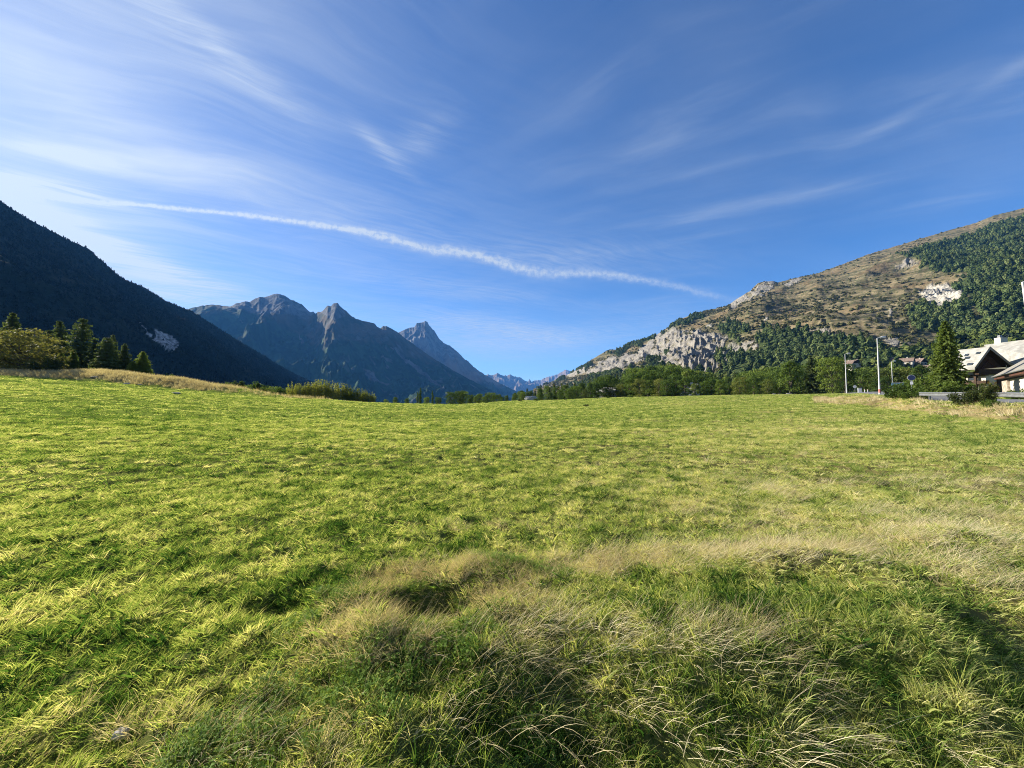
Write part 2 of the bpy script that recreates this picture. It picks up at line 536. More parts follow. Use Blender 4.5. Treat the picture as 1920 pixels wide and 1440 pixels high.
# the bank strips that carry dry grass, as a signed measure over the sheet
def bank_mask(x, y):
    th = np.arctan2(x, y); r = np.hypot(x, y)
    k3 = np.interp(th, ths, RK[:, 4]); k4 = np.interp(th, ths, RK[:, 5]); k5 = np.interp(th, ths, RK[:, 6])
    left_ = (th < math.atan(uv_dir(620, 750)[0])) & (th > -1.4)
    right_ = (th > math.atan(uv_dir(1525, 750)[0])) & (th < 1.4)
    m = np.zeros_like(r)
    m = np.where(left_, sstep(r, k3 - 2, k3 + 3) * (1 - sstep(r, k5 + 8, k5 + 14)), m)
    m = np.where(right_, sstep(r, k3 - 1.5, k3 + 1) * (1 - sstep(r, k4 + .5, k4 + 3)), m)
    m = m * np.where(th < 0, 1 - 0.9 * sstep(th, math.atan(uv_dir(360, 750)[0]), math.atan(uv_dir(470, 750)[0])), 1)
    return m


def dry_amount(x, y):
    """how strawy the meadow is, 0..1, in world space with the photo's patches"""
    d = np.hypot(x, y)
    ang = np.arctan2(x, y)
    n = fbm(x * 0.35, y * 0.6, 4, 50) * 0.5 + fbm(x * 1.3, y * 1.3, 3, 51) * 0.35
    nb = fbm(x * 0.05, y * 0.12, 4, 52)
    base_ = 0.18 + 0.40 * sstep(ang, -0.45, 0.65) * sstep(d, 3.0, 5.5) * (1 - 0.45 * sstep(d, 14, 40))
    base_ = base_ + 0.22 * sstep(nb, 0.05, 0.4) * sstep(d, 8, 20)
    base_ = base_ - 0.12 * sstep(-ang, 0.2, 0.8)
    spots = [(-.95, 2.75, .28, .22, .7), (-1.0, 3.25, .2, .4, .6), (-.3, 3.75, .6, .22, .75), (.15, 3.25, .35, .45, .7), (.75, 3.9, .5, .3, .65), (.2, 2.8, .5, .25, .35),
             (2.7, 4.0, 1.1, .35, .7), (4.9, 4.6, .9, .4, .4), (6.3, 6.0, 1.2, .6, .35), (1.4, 2.75, .35, .2, .55), (-1.35, 1.95, .6, .25, .5), (-2.2, 2.0, .6, .3, .35),
             (2.5, 5.4, 1.8, .5, .30), (3.4, 3.0, .5, .25, .45), (3.0, 9.0, 3.0, .8, .15), (9, 9, 3, 1, .2), (-1.5, 14.5, 2.4, .7, .45), (6, 17, 6, 1.5, .35), (16, 22, 8, 2.5, .4), (0, 30, 9, 1.5, .25), (27, 30, 10, 4, .3), (24, 29, 1.2, .8, .8)]
    for sx, sy, ax, ay, w in spots:
        base_ = base_ + .55 * w * np.clip(.75 + 1.1 * fbm(x * 1.7 + sx, y * 1.7, 2, 53), .1, 1.3) * np.exp(-(((x - sx) / ax) ** 2 + ((y - sy) / ay) ** 2))
    return np.clip(base_ + n * 0.55, 0, 1)


m_ground, M = mat_new('meadow_ground')
p = pos(M)
dry = M.attr('dry'); bank = M.attr('bank'); farm = M.attr('far')
n1 = M.noise(p, 0.8, 5, 0.65); n2 = M.noise(p, 9.0, 4, 0.65); n3 = M.noise(M.mapping(p, scale=(0.02, 0.05, 0.02)), 1.0, 4, 0.6)
c = M.mix(M.ramp(n1, 0.35, 0.65), (0.085, 0.125, 0.020), (0.16, 0.20, 0.035))
c = M.mix(M.ramp(dry, 0.3, 0.8), c, (0.23, 0.20, 0.07))
c = M.mix(M.math('MULTIPLY', M.ramp(n2, 0.45, 0.75), 0.35), c, (0.05, 0.055, 0.02))
soil = M.mix(M.ramp(n2, 0.3, 0.7), (0.045, 0.042, 0.018), (0.085, 0.07, 0.03))
nearm = M.attr('near')
c = M.mix(M.math('MULTIPLY', nearm, .6), c, soil)
c = M.mix(bank, c, M.mix(M.ramp(n1, 0.3, 0.7), (0.24, 0.18, 0.09), (0.14, 0.12, 0.05)))
c = M.mix(farm, c, M.mix(M.ramp(n3, 0.4, 0.6), (0.05, 0.075, 0.02), (0.10, 0.11, 0.04)))
finish(M, bsdf(M, c, 1.0, 0.0, M.math('ADD', n1, M.math('MULTIPLY', n2, 0.3)), 0.4, 0.08))
gd = np.hypot(GX, GY)
ground = link('ground', mesh_np('ground', np.stack([GX.ravel(), GY.ravel(), GZ.ravel()], 1), [grid_faces(NRR, NTH)[:, ::-1]], [m_ground],
              {'dry': dry_amount(GX, GY).ravel(), 'bank': bank_mask(GX, GY).ravel(), 'far': sstep(gd, 170, 260).ravel(), 'near': (1 - sstep(gd, 10, 30)).ravel()}, True), kind='structure')

exec_after = []

# ------------------------------------------------------------------ hills and mountains
def build_hill(name, crest, base, npx, nt, shape, disp, masks, mat, back=0.35, backslope=0.55, jag=(0, 1, 0)):
    px0, px1 = crest[0][0], crest[-1][0]
    cpx = np.linspace(px0, px1, npx)
    cr = np.array(crest, float)
    cpy = np.interp(cpx, cr[:, 0], cr[:, 1]); cY = np.interp(cpx, cr[:, 0], cr[:, 2])
    bs = np.array(base, float)
    bY = np.interp(cpx, bs[:, 0], bs[:, 1]); bz = np.interp(cpx, bs[:, 0], bs[:, 2])
    cpy = cpy + fbm(cpx * jag[1], cpx * 0 + 3.3, 4, jag[2]) * jag[0]
    uu, vv = uv_dir(cpx, cpy)
    uu = (cpx - 960) / F / (cp_ - (720 - 755) / F * sp_)
    cz = EYE + vv * cY
    kw = max(5, npx // 14) | 1; kk_ = np.hanning(kw + 2)[1:-1]; kk_ /= kk_.sum()
    czs = np.convolve(np.pad(cz, kw // 2, 'reflect', reflect_type='odd'), kk_, 'valid')
    tf = np.linspace(0, 1, nt); tb = 1 + back * np.linspace(0, 1, nt // 5 + 1)[1:]
    T = np.concatenate([tf, tb])[:, None]
    Tc = np.minimum(T, 1)
    Y = bY + (cY - bY) * T
    Z = bz + (czs - bz) * shape(Tc, cpx[None, :]) + (cz - czs) * np.interp(Tc, [0, .75, .93, 1], [0, 0, .4, 1])
    Z = Z - np.maximum(T - 1, 0) * (cY - bY) * backslope
    X = uu[None, :] * Y
    env = np.clip(1 - Tc ** 5, 0, 1) * sstep(T, 0.0, 0.06)
    PXn, PYn = project(X, Y, Z)
    Z = Z + disp(X, Y, Z, Tc, PXn, PYn, cz[None, :] - bz[None, :]) * env
    PX, PY = project(X, Y, Z)
    at_ = masks(X, Y, Z, PX, PY, Tc)
    me = mesh_np(name, np.stack([X.ravel(), Y.ravel(), Z.ravel()], 1), [grid_faces(*X.shape)], [mat], {k: a.ravel() for k, a in at_.items()}, True)
    o = link(name, me, kind='structure')
    return dict(o=o, X=X, Y=Y, Z=Z, PX=PX, PY=PY, nt=nt, **at_)


def poly_soft(PX, PY, polys, warp_amp, warp_f, seed):
    wx = PX + fbm(PX * warp_f, PY * warp_f, 4, seed) * warp_amp
    wy = PY + fbm(PX * warp_f + 9, PY * warp_f, 4, seed + 5) * warp_amp
    m = np.zeros(PX.shape)
    for pl in polys: m = np.maximum(m, in_poly(wx, wy, pl) * 1.0)
    return m


def blur(a, n=1):
    for _ in range(n):
        p = np.pad(a, 1, 'edge')
        a = (p[1:-1, 1:-1] * 2 + p[:-2, 1:-1] + p[2:, 1:-1] + p[1:-1, :-2] + p[1:-1, 2:]) / 6
    return a


# --- right hill -------------------------------------------------------------
ROCKS = [
    [(1095, 700), (1112, 684), (1130, 676), (1150, 672), (1185, 664), (1200, 652), (1240, 626), (1255, 617), (1270, 618), (1300, 622), (1340, 626), (1368, 634), (1352, 650), (1340, 664), (1346, 690), (1330, 702), (1300, 697), (1270, 685), (1235, 686), (1225, 672), (1200, 676), (1170, 690), (1120, 706)],
    [(1368, 574), (1380, 560), (1396, 553), (1428, 531), (1456, 527), (1446, 542), (1410, 560), (1384, 576)],
    [(1466, 532), (1498, 519), (1506, 524), (1480, 535)],
    [(1722, 550), (1738, 538), (1758, 531), (1784, 538), (1814, 552), (1800, 561), (1782, 566), (1768, 580), (1746, 568)],
    [(1676, 500), (1700, 486), (1728, 488), (1722, 494), (1690, 502)],
    [(1662, 586), (1672, 582), (1680, 588), (1668, 594)],
    [(1515, 616), (1535, 617), (1572, 626), (1593, 640), (1590, 648), (1574, 640), (1540, 628)],
    [(1366, 645), (1392, 640), (1420, 642), (1421, 658), (1402, 656), (1376, 664), (1362, 680), (1352, 690), (1356, 660)],
    [(1655, 630), (1672, 632), (1712, 646), (1690, 647), (1660, 640)],
    [(1320, 612), (1332, 609), (1334, 614)], [(1430, 596), (1440, 595), (1438, 600), (1432, 600)],
    [(1060, 704), (1075, 697), (1092, 688), (1100, 690), (1085, 702)],
]
QUARRY = [[(1648, 634), (1664, 632), (1700, 647), (1690, 652), (1664, 652)]]
FORESTS = [
    [(1672, 484), (1700, 477), (1730, 462), (1775, 452), (1810, 440), (1860, 424), (1925, 405), (2500, 280), (2500, 660), (1925, 640), (1870, 632), (1838, 604), (1838, 585), (1812, 560), (1782, 534), (1800, 528), (1818, 512), (1768, 509), (1728, 503), (1722, 488), (1690, 482)],
    [(1425, 624), (1440, 614), (1500, 618), (1545, 628), (1575, 642), (1600, 660), (1600, 690), (1550, 690), (1500, 690), (1450, 700), (1400, 705), (1352, 702), (1350, 690), (1380, 660), (1402, 654), (1421, 662)],
    [(1700, 585), (1730, 566), (1770, 578), (1800, 560), (1830, 590), (1865, 630), (1840, 650), (1790, 640), (1760, 622), (1720, 618)],
    [(1250, 617), (1270, 603), (1298, 590), (1322, 589), (1318, 600), (1290, 603), (1265, 618)],
    [(1334, 674), (1352, 655), (1362, 642), (1382, 634), (1400, 640), (1372, 655), (1366, 676), (1346, 690)],
    [(1345, 605), (1372, 600), (1400, 612), (1405, 625), (1375, 632), (1350, 622)],
    [(1198, 684), (1230, 670), (1262, 655), (1240, 680), (1210, 694)],
    [(1590, 640), (1640, 638), (1660, 660), (1700, 655), (1720, 680), (1600, 690)],
    [(1010, 725), (1062, 706), (1120, 682), (1110, 676), (1050, 704), (1000, 722)],
    [(1130, 661), (1160, 655), (1200, 641), (1250, 622), (1240, 632), (1200, 648), (1160, 662)],
]
BROAD = [[(1440, 700), (1560, 660), (1640, 660), (1760, 650), (1830, 634), (1925, 615), (2500, 600), (2500, 760), (1400, 760)],
         [(1070, 722), (1120, 704), (1180, 690), (1240, 682), (1340, 704), (1440, 700), (1440, 760), (1060, 760)]]

m_hill, M = mat_new('hillside')
p = pos(M)
rock, green, bare = M.attr('rock'), M.attr('green'), M.attr('bare')
n1 = M.noise(p, 0.012, 6, 0.6); n2 = M.noise(M.mapping(p, rot=(0, rad(-12), 0), scale=(0.016, 0.016, 0.16)), 1.0, 6, 0.65); n3 = M.noise(p, 0.16, 5, 0.6); n4 = M.noise(M.mapping(p, rot=(0, rad(35), 0), scale=(0.16, 0.16, 0.03)), 1.0, 7, 0.7)
g = M.mix(M.ramp(n2, 0.38, 0.62), (0.062, 0.056, 0.030), (0.185, 0.150, 0.088))
g = M.mix(M.math('MULTIPLY', M.ramp(n3, 0.44, 0.62), 0.8), g, (0.050, 0.058, 0.024))
g = M.mix(M.math('MULTIPLY', M.ramp(n1, 0.5, 0.65), 0.35), g, (0.20, 0.125, 0.065))
g = M.mix(green, g, M.mix(M.ramp(n3, 0.3, 0.7), (0.028, 0.042, 0.014), (0.055, 0.07, 0.022)))
r = M.mix(M.ramp(n4, 0.35, 0.62), (0.15, 0.137, 0.118), (0.29, 0.268, 0.23))
r = M.mix(M.math('MULTIPLY', M.ramp(n3, 0.5, 0.75), 0.5), r, (0.26, 0.21, 0.15))
r = M.mix(M.math('MULTIPLY', M.ramp(n1, 0.55, 0.7), 0.5), r, (0.12, 0.13, 0.06))
r = M.mix(bare, r, M.mix(M.ramp(n4, 0.36, 0.55), (0.20, 0.185, 0.15), (0.44, 0.41, 0.35)))
c = M.mix(rock, g, r)
finish(M, bsdf(M, c, 0.95, 0.05, M.math('ADD', M.math('MULTIPLY', n3, 0.6), M.math('MULTIPLY', n4, M.math('MULTIPLY', rock, 2.0))), 0.9, 4.0))


def rh_shape(t, px):
    e = np.interp(px, [1000, 1250, 1400, 1600, 1950], [1.1, 1.0, 0.95, 1.05, 1.15])
    return t ** e


def rh_disp(X, Y, Z, T, PX, PY, H):
    rk = blur(poly_soft(PX, PY, ROCKS[:1] + ROCKS[7:8], 10, 0.03, 70), 4)
    d = fbm(X * 0.006, Y * 0.006, 5, 61) * 34 + (ridged(X * 0.004 + Y * 0.002, Y * 0.0035, 4, 63) - 0.5) * 26
    d = d + rk * ((ridged(PX * 0.085 + PY * 0.075, PY * 0.045 - PX * 0.02, 5, 64, .6) - 0.45) * 11 + (ridged(PX * 0.03, PY * 0.05, 3, 65) - .4) * 9)
    rk2 = blur(poly_soft(PX, PY, ROCKS[1:7], 8, 0.05, 70), 2)
    d = d + rk2 * ((ridged(X * 0.05, Y * 0.04, 4, 67) - 0.4) * 11)
    d = d + fbm(X * 0.05, Y * 0.05, 3, 66) * 2.5
    q_ = blur(poly_soft(PX, PY, QUARRY, 3, 0.05, 71), 3)
    return d - q_ * 22


def rh_masks(X, Y, Z, PX, PY, T):
    rk = blur(poly_soft(PX, PY, ROCKS, 13, 0.05, 72), 1)
    rk = np.clip(rk * (1.05 - 0.9 * sstep(fbm(PX * 0.09, PY * 0.14, 3, 77), 0.12, 0.35)), 0, 1)
    gn = blur(poly_soft(PX, PY, FORESTS + BROAD, 12, 0.04, 73), 2)
    br_ = blur(poly_soft(PX, PY, ROCKS[3:4] + ROCKS[9:11], 9, 0.06, 72), 1)
    return dict(rock=np.maximum(rk, br_), green=gn, bare=br_)


RH = build_hill('rocky_hillside',
                [(1000, 730, 2300), (1040, 713, 2250), (1062, 704, 2100), (1085, 691, 1950), (1100, 681, 1850), (1110, 674, 1800), (1130, 662, 1750), (1145, 656, 1720), (1160, 655, 1700), (1168, 651, 1690), (1190, 642, 1660), (1215, 637, 1600),
                 (1240, 624, 1550), (1262, 610, 1500), (1282, 597, 1480), (1300, 591, 1450), (1325, 583, 1450), (1350, 578, 1450), (1368, 574, 1450), (1382, 564, 1450), (1396, 555, 1450), (1412, 546, 1450), (1428, 531, 1450), (1440, 528, 1450),
                 (1458, 527, 1450), (1466, 530, 1450), (1484, 525, 1450), (1500, 521, 1450), (1540, 513, 1430), (1600, 492, 1420), (1640, 477, 1400), (1700, 460, 1380), (1740, 448, 1370), (1800, 431, 1350), (1850, 418, 1330), (1885, 404, 1320), (1920, 396, 1300), (2100, 350, 1250), (2500, 290, 1200)],
                [(1000, 1500, -2), (1100, 900, 0), (1200, 520, 2), (1300, 420, 2), (1500, 330, 3), (1700, 260, 4), (1920, 210, 4), (2500, 140, 4)],
                900, 340, rh_shape, rh_disp, rh_masks, m_hill, jag=(1.0, 0.12, 60))

# --- dark mountain on the left ----------------------------------------------
SCAR = [[(263, 604), (268, 609), (280, 624), (294, 634), (288, 617), (294, 617), (304, 624), (318, 628), (337, 643), (333, 650), (329, 658), (322, 656), (306, 648), (288, 638), (272, 624)]]
m_dark, M = mat_new('wooded_mountainside')
p = pos(M)
rock = M.attr('rock')
n1 = M.noise(p, 0.010, 5, 0.6); n2 = M.noise(p, 0.09, 4, 0.6)
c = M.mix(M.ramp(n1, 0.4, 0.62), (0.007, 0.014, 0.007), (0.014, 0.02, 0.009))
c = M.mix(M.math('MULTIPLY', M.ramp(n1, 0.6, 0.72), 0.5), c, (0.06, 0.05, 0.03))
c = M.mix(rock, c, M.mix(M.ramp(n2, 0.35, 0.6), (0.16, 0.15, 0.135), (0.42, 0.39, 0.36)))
finish(M, bsdf(M, c, 0.95, 0.04, n2, 0.8, 5.0))
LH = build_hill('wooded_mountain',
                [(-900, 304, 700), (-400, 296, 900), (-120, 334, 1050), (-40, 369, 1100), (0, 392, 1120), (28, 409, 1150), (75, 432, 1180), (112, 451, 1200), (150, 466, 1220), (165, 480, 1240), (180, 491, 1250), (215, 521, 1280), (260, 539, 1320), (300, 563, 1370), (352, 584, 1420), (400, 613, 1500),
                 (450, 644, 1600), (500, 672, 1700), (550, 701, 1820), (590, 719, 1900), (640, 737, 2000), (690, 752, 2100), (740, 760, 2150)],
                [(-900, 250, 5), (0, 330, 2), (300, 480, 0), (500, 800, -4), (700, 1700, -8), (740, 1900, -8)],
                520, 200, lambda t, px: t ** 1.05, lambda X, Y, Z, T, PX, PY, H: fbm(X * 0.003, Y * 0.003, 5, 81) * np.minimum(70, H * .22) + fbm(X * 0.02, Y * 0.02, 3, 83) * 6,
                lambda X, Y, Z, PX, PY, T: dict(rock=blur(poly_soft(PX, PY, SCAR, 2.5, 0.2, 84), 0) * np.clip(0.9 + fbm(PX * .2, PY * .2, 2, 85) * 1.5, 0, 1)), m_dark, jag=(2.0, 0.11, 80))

# --- far mountains -----------------------------------------------------------
def mountain_mat(name, wood, grassy, rockc, rock2):
    m, M = mat_new(name)
    p = pos(M)
    wd, rk = M.attr('wood'), M.attr('rock')
    n1 = M.noise(p, 0.004, 8, 0.62); n2 = M.noise(M.mapping(p, scale=(0.010, 0.010, 0.0035)), 1.0, 8, 0.65)
    c = M.mix(M.ramp(n1, 0.38, 0.62), grassy[0], grassy[1])
    c = M.mix(rk, c, M.mix(M.ramp(n2, 0.4, 0.6), rockc, rock2))
    c = M.mix(wd, c, M.mix(M.ramp(n2, 0.4, 0.65), wood, tuple(v * 2.0 for v in wood)))
    finish(M, bsdf(M, c, 0.95, 0.03, n2, 0.8, 22.0))
    return m


m_mtA = mountain_mat('alpine_slopes', (0.014, 0.028, 0.012), ((0.034, 0.040, 0.022), (0.088, 0.068, 0.045)), (0.048, 0.050, 0.052), (0.115, 0.113, 0.11))
m_mtB = mountain_mat('bare_peaks', (0.03, 0.04, 0.02), ((0.12, 0.09, 0.06), (0.20, 0.14, 0.10)), (0.07, 0.068, 0.07), (0.155, 0.148, 0.145))


def spurs(scale, amp, seed):
    def f(X, Y, Z, T, PX, PY, H):
        wx = X + fbm(X * scale * .6, Y * scale * .6, 3, seed + 9) * 0.5 / scale
        wy = Y + fbm(X * scale * .6 + 4, Y * scale * .6, 3, seed + 10) * 0.5 / scale
        a = np.minimum(amp, H * 0.30)
        big_ = (ridged(wx * scale, wy * scale * 0.45, 6, seed, 0.5) - 0.42) * a * 1.7 * (0.35 + 0.65 * np.sin(np.clip(T, 0, 1) * np.pi) ** 0.7)
        return big_ + (ridged(X * scale * 4.5 + Z * scale * 2, Y * scale * 2.5, 5, seed + 3, 0.6) - 0.4) * a * 0.34
    return f


def mtA_masks(X, Y, Z, PX, PY, T):
    n = fbm(X * 0.0022, Y * 0.0022, 5, 91)
    n2_ = fbm(X * 0.009, Y * 0.009, 4, 92)
    tree = PY + n * 34 + n2_ * 20
    treeline = np.interp(PX, [340, 420, 520, 600, 640, 700, 760, 850], [570, 588, 612, 655, 640, 650, 668, 690])
    wood = sstep(tree, treeline - 16, treeline + 4)
    wood = wood * (1 - 0.85 * (sstep(n2_, 0.26, 0.40) * sstep(PX, 600, 700)))
    chute = poly_soft(PX, PY, [[(730, 650), (745, 655), (800, 700), (830, 726), (815, 722), (780, 695)], [(430, 588), (436, 592), (460, 606), (455, 604)], [(560, 625), (570, 640), (566, 644)], [(680, 690), (700, 700), (715, 720), (690, 712)]], 8, 0.06, 93)
    wood = np.clip(wood - chute, 0, 1)
    peak = poly_soft(PX, PY, [[(425, 574), (515, 540), (590, 588), (560, 592), (520, 590), (470, 586)], [(600, 585), (625, 560), (650, 590), (630, 600), (615, 596)]], 9, 0.05, 94)
    rock = np.clip(peak + chute * .8 + sstep(n2_, 0.15, 0.4) * 0.7, 0, 1)
    return dict(wood=wood, rock=rock)


MA = build_hill('alpine_massif',
                [(120, 640, 3600), (250, 600, 3800), (330, 582, 4000), (350, 578, 4050), (372, 573, 4100), (390, 571, 4150), (410, 573, 4200), (425, 575, 4200), (436, 569, 4250), (452, 565, 4300), (462, 566, 4350), (472, 560, 4400), (480, 557, 4400), (490, 557, 4450), (505, 552, 4500), (517, 551, 4500), (528, 554, 4500), (540, 562, 4500),
                 (553, 567, 4480), (560, 570, 4450), (572, 581, 4400), (578, 586, 4350), (583, 584, 4300), (587, 588, 4300), (592, 585, 4250), (598, 585, 4200), (605, 578, 4150), (610, 573, 4100), (616, 574, 4100), (621, 569, 4100), (629, 568, 4100), (634, 574, 4100), (645, 583, 4100), (655, 592, 4100), (665, 598, 4100),
                 (680, 602, 4150), (700, 607, 4200), (704, 612, 4200), (711, 616, 4250), (716, 611, 4250), (722, 611, 4250), (732, 616, 4300), (745, 624, 4350), (765, 639, 4400), (790, 657, 4450), (820, 677, 4500), (850, 695, 4550), (880, 711, 4600), (910, 726, 4650), (940, 740, 4700), (990, 752, 4750), (1020, 757, 4750)],
                [(120, 1900, -20), (1020, 2600, -20)], 900, 300, lambda t, px: t ** 1.12, spurs(0.0016, 190, 95), mtA_masks, m_mtA, jag=(1.6, 0.12, 96))


def bare(X, Y, Z, PX, PY, T):
    n = fbm(X * 0.002, Y * 0.002, 5, 101)
    return dict(wood=sstep(PY + n * 22, 708, 728), rock=sstep(-PY + n * 60, -690, -650) * 0.9)


build_hill('pointed_peak',
           [(690, 640, 6300), (730, 632, 6400), (745, 624, 6400), (755, 619, 6400), (765, 615, 6450), (775, 613, 6450), (780, 606, 6500), (785, 606, 6500), (790, 604, 6500), (795, 602, 6500), (800, 604, 6500), (804, 611, 6500), (812, 619, 6500), (818, 628, 6500), (822, 635, 6500), (830, 642, 6500), (840, 647, 6450), (850, 654, 6450),
            (858, 660, 6400), (868, 671, 6400), (880, 680, 6350), (888, 688, 6300), (900, 697, 6300), (910, 703, 6300), (930, 715, 6250), (965, 732, 6200), (1000, 748, 6200), (1030, 757, 6200)],
           [(690, 4700, -20), (1030, 5000, -20)], 560, 200, lambda t, px: t ** 1.2, spurs(0.0022, 150, 105), bare, m_mtB, jag=(2.0, 0.2, 106))
build_hill('distant_range',
           [(880, 716, 11500), (905, 706, 11500), (915, 702, 11500), (925, 704, 11600), (932, 700, 11600), (940, 703, 11700), (950, 705, 11800), (957, 702, 11800), (964, 706, 11900), (975, 707, 12000), (983, 713, 12000), (990, 716, 12000), (993, 710, 12000), (996, 716, 12000), (1004, 713, 12100), (1012, 713, 12100), (1022, 709, 12200),
            (1035, 705, 12200), (1045, 702, 12300), (1054, 697, 12300), (1062, 693, 12300), (1070, 697, 12300), (1080, 701, 12300), (1120, 705, 12300), (1180, 720, 12300)],
           [(880, 8500, -40), (1180, 9000, -40)], 420, 120, lambda t, px: t ** 1.1, spurs(0.0016, 260, 110),
           lambda X, Y, Z, PX, PY, T: dict(wood=np.zeros(PX.shape), rock=sstep(fbm(X * 0.001, Y * 0.001, 4, 111), -0.1, 0.25)), m_mtB, jag=(2.2, 0.3, 112))

# ------------------------------------------------------------------ haze
hz, M = mat_new('valley_haze')
vol = M.node('ShaderNodeVolumePrincipled')
vol.inputs['Color'].default_value = (0.10, 0.38, 1.0, 1)
vol.inputs['Density'].default_value = 3.6e-5
vol.inputs['Anisotropy'].default_value = 0.0
o = M.node('ShaderNodeOutputMaterial'); M.l.new(vol.outputs[0], o.inputs['Volume'])
xa, xb, ya, yb, za, zb = -22000, 22000, -22000, 22000, -120, 1750
hv = [(x, y, z) for z in (za, zb) for y in (ya, yb) for x in (xa, xb)]
link('haze', mesh_np('haze', hv, [np.array([(0, 2, 3, 1), (4, 5, 7, 6), (0, 1, 5, 4), (2, 6, 7, 3), (0, 4, 6, 2), (1, 3, 7, 5)])], [hz]), kind='stuff')

# ------------------------------------------------------------------ road
RL = [(20, -14), (26.0, 8), (31.6, 24), (37.5, 36), (51.5, 56), (72.5, 86), (92, 112), (125, 150)]


def spline(pts, n):
    pts = np.array(pts, float)
    t = np.arange(len(pts)); tt = np.linspace(0, len(pts) - 1, n)
    out = []
    for k in tt:
        i = min(int(k), len(pts) - 2); f = k - i
        p0 = pts[max(i - 1, 0)]; p1 = pts[i]; p2 = pts[i + 1]; p3 = pts[min(i + 2, len(pts) - 1)]
        out.append(0.5 * ((2 * p1) + (-p0 + p2) * f + (2 * p0 - 5 * p1 + 4 * p2 - p3) * f * f + (-p0 + 3 * p1 - 3 * p2 + p3) * f ** 3))
    return np.array(out)


rl = spline(RL, 160)
tn = np.gradient(rl, axis=0); tn /= np.linalg.norm(tn, axis=1)[:, None]
nr = np.stack([tn[:, 1], -tn[:, 0]], 1)          # towards the carriageway
railz = gheight(rl[:, 0], rl[:, 1])


def strip(name, a, b, up, mat, kind='structure', step=9):
    v = []
    K = 6
    for k in range(K + 1):
        o_ = rl + nr * (a + (b - a) * k / K)
        z = gheight(o_[:, 0], o_[:, 1]) + up + .02
        z = np.convolve(np.pad(z, 4, 'edge'), np.ones(9) / 9, 'valid')
        v.append(np.stack([o_[:, 0], o_[:, 1], z], 1))
    v = np.stack(v)
    return link(name, mesh_np(name, v.reshape(-1, 3), [grid_faces(K + 1, len(rl))], [mat], smooth=True), kind=kind)


m_asph = plain('asphalt', (0.11, 0.11, 0.115), (0.16, 0.16, 0.16), 3.0, 0.9)
m_mark = plain('road_paint', (0.45, 0.45, 0.44), (0.55, 0.55, 0.53), 6.0, 0.7)
strip('road', 0.9, 8.4, 0.06, m_asph)
strip('road_edge_line', 1.25, 1.42, 0.066, m_mark)

# ------------------------------------------------------------------ leaves, branches and trees
def cards(c, n, size, aspect=0.6, rnd=None):
    """quads (folded leaf sprays) at points c with normals n"""
    rnd = rnd or rng
    k = len(c)
    a = rnd.normal(size=(k, 3)); a -= (a * n).sum(1)[:, None] * n
    a /= np.linalg.norm(a, axis=1)[:, None] + 1e-9
    b = np.cross(n, a)
    s_ = (size * rnd.uniform(0.6, 1.3, k))[:, None]
    A, B = a * s_ * 0.5, b * s_ * 0.5 * aspect
    v = np.stack([c - A, c + B * 1.0 - A * .1, c + A, c - B - A * .1], 1).reshape(-1, 3)
    f = np.arange(4 * k).reshape(k, 4)
    return v, f


def tube(path, radii, sides=6):
    path = np.asarray(path, float)
    V = []
    for i, p_ in enumerate(path):
        d = path[min(i + 1, len(path) - 1)] - path[max(i - 1, 0)]
        d = d / (np.linalg.norm(d) + 1e-9)
        r_ = np.array([0, 0, 1.0]) if abs(d[2]) < 0.9 else np.array([1.0, 0, 0])
        a = np.cross(d, r_); a /= np.linalg.norm(a); b = np.cross(d, a)
        for s_ in range(sides):
            an = 2 * math.pi * s_ / sides
            V.append(p_ + (a * math.cos(an) + b * math.sin(an)) * radii[i])
    f = []
    for i in range(len(path) - 1):
        for s_ in range(sides):
            f.append((i * sides + s_, i * sides + (s_ + 1) % sides, (i + 1) * sides + (s_ + 1) % sides, (i + 1) * sides + s_))
    return np.array(V), np.array(f)


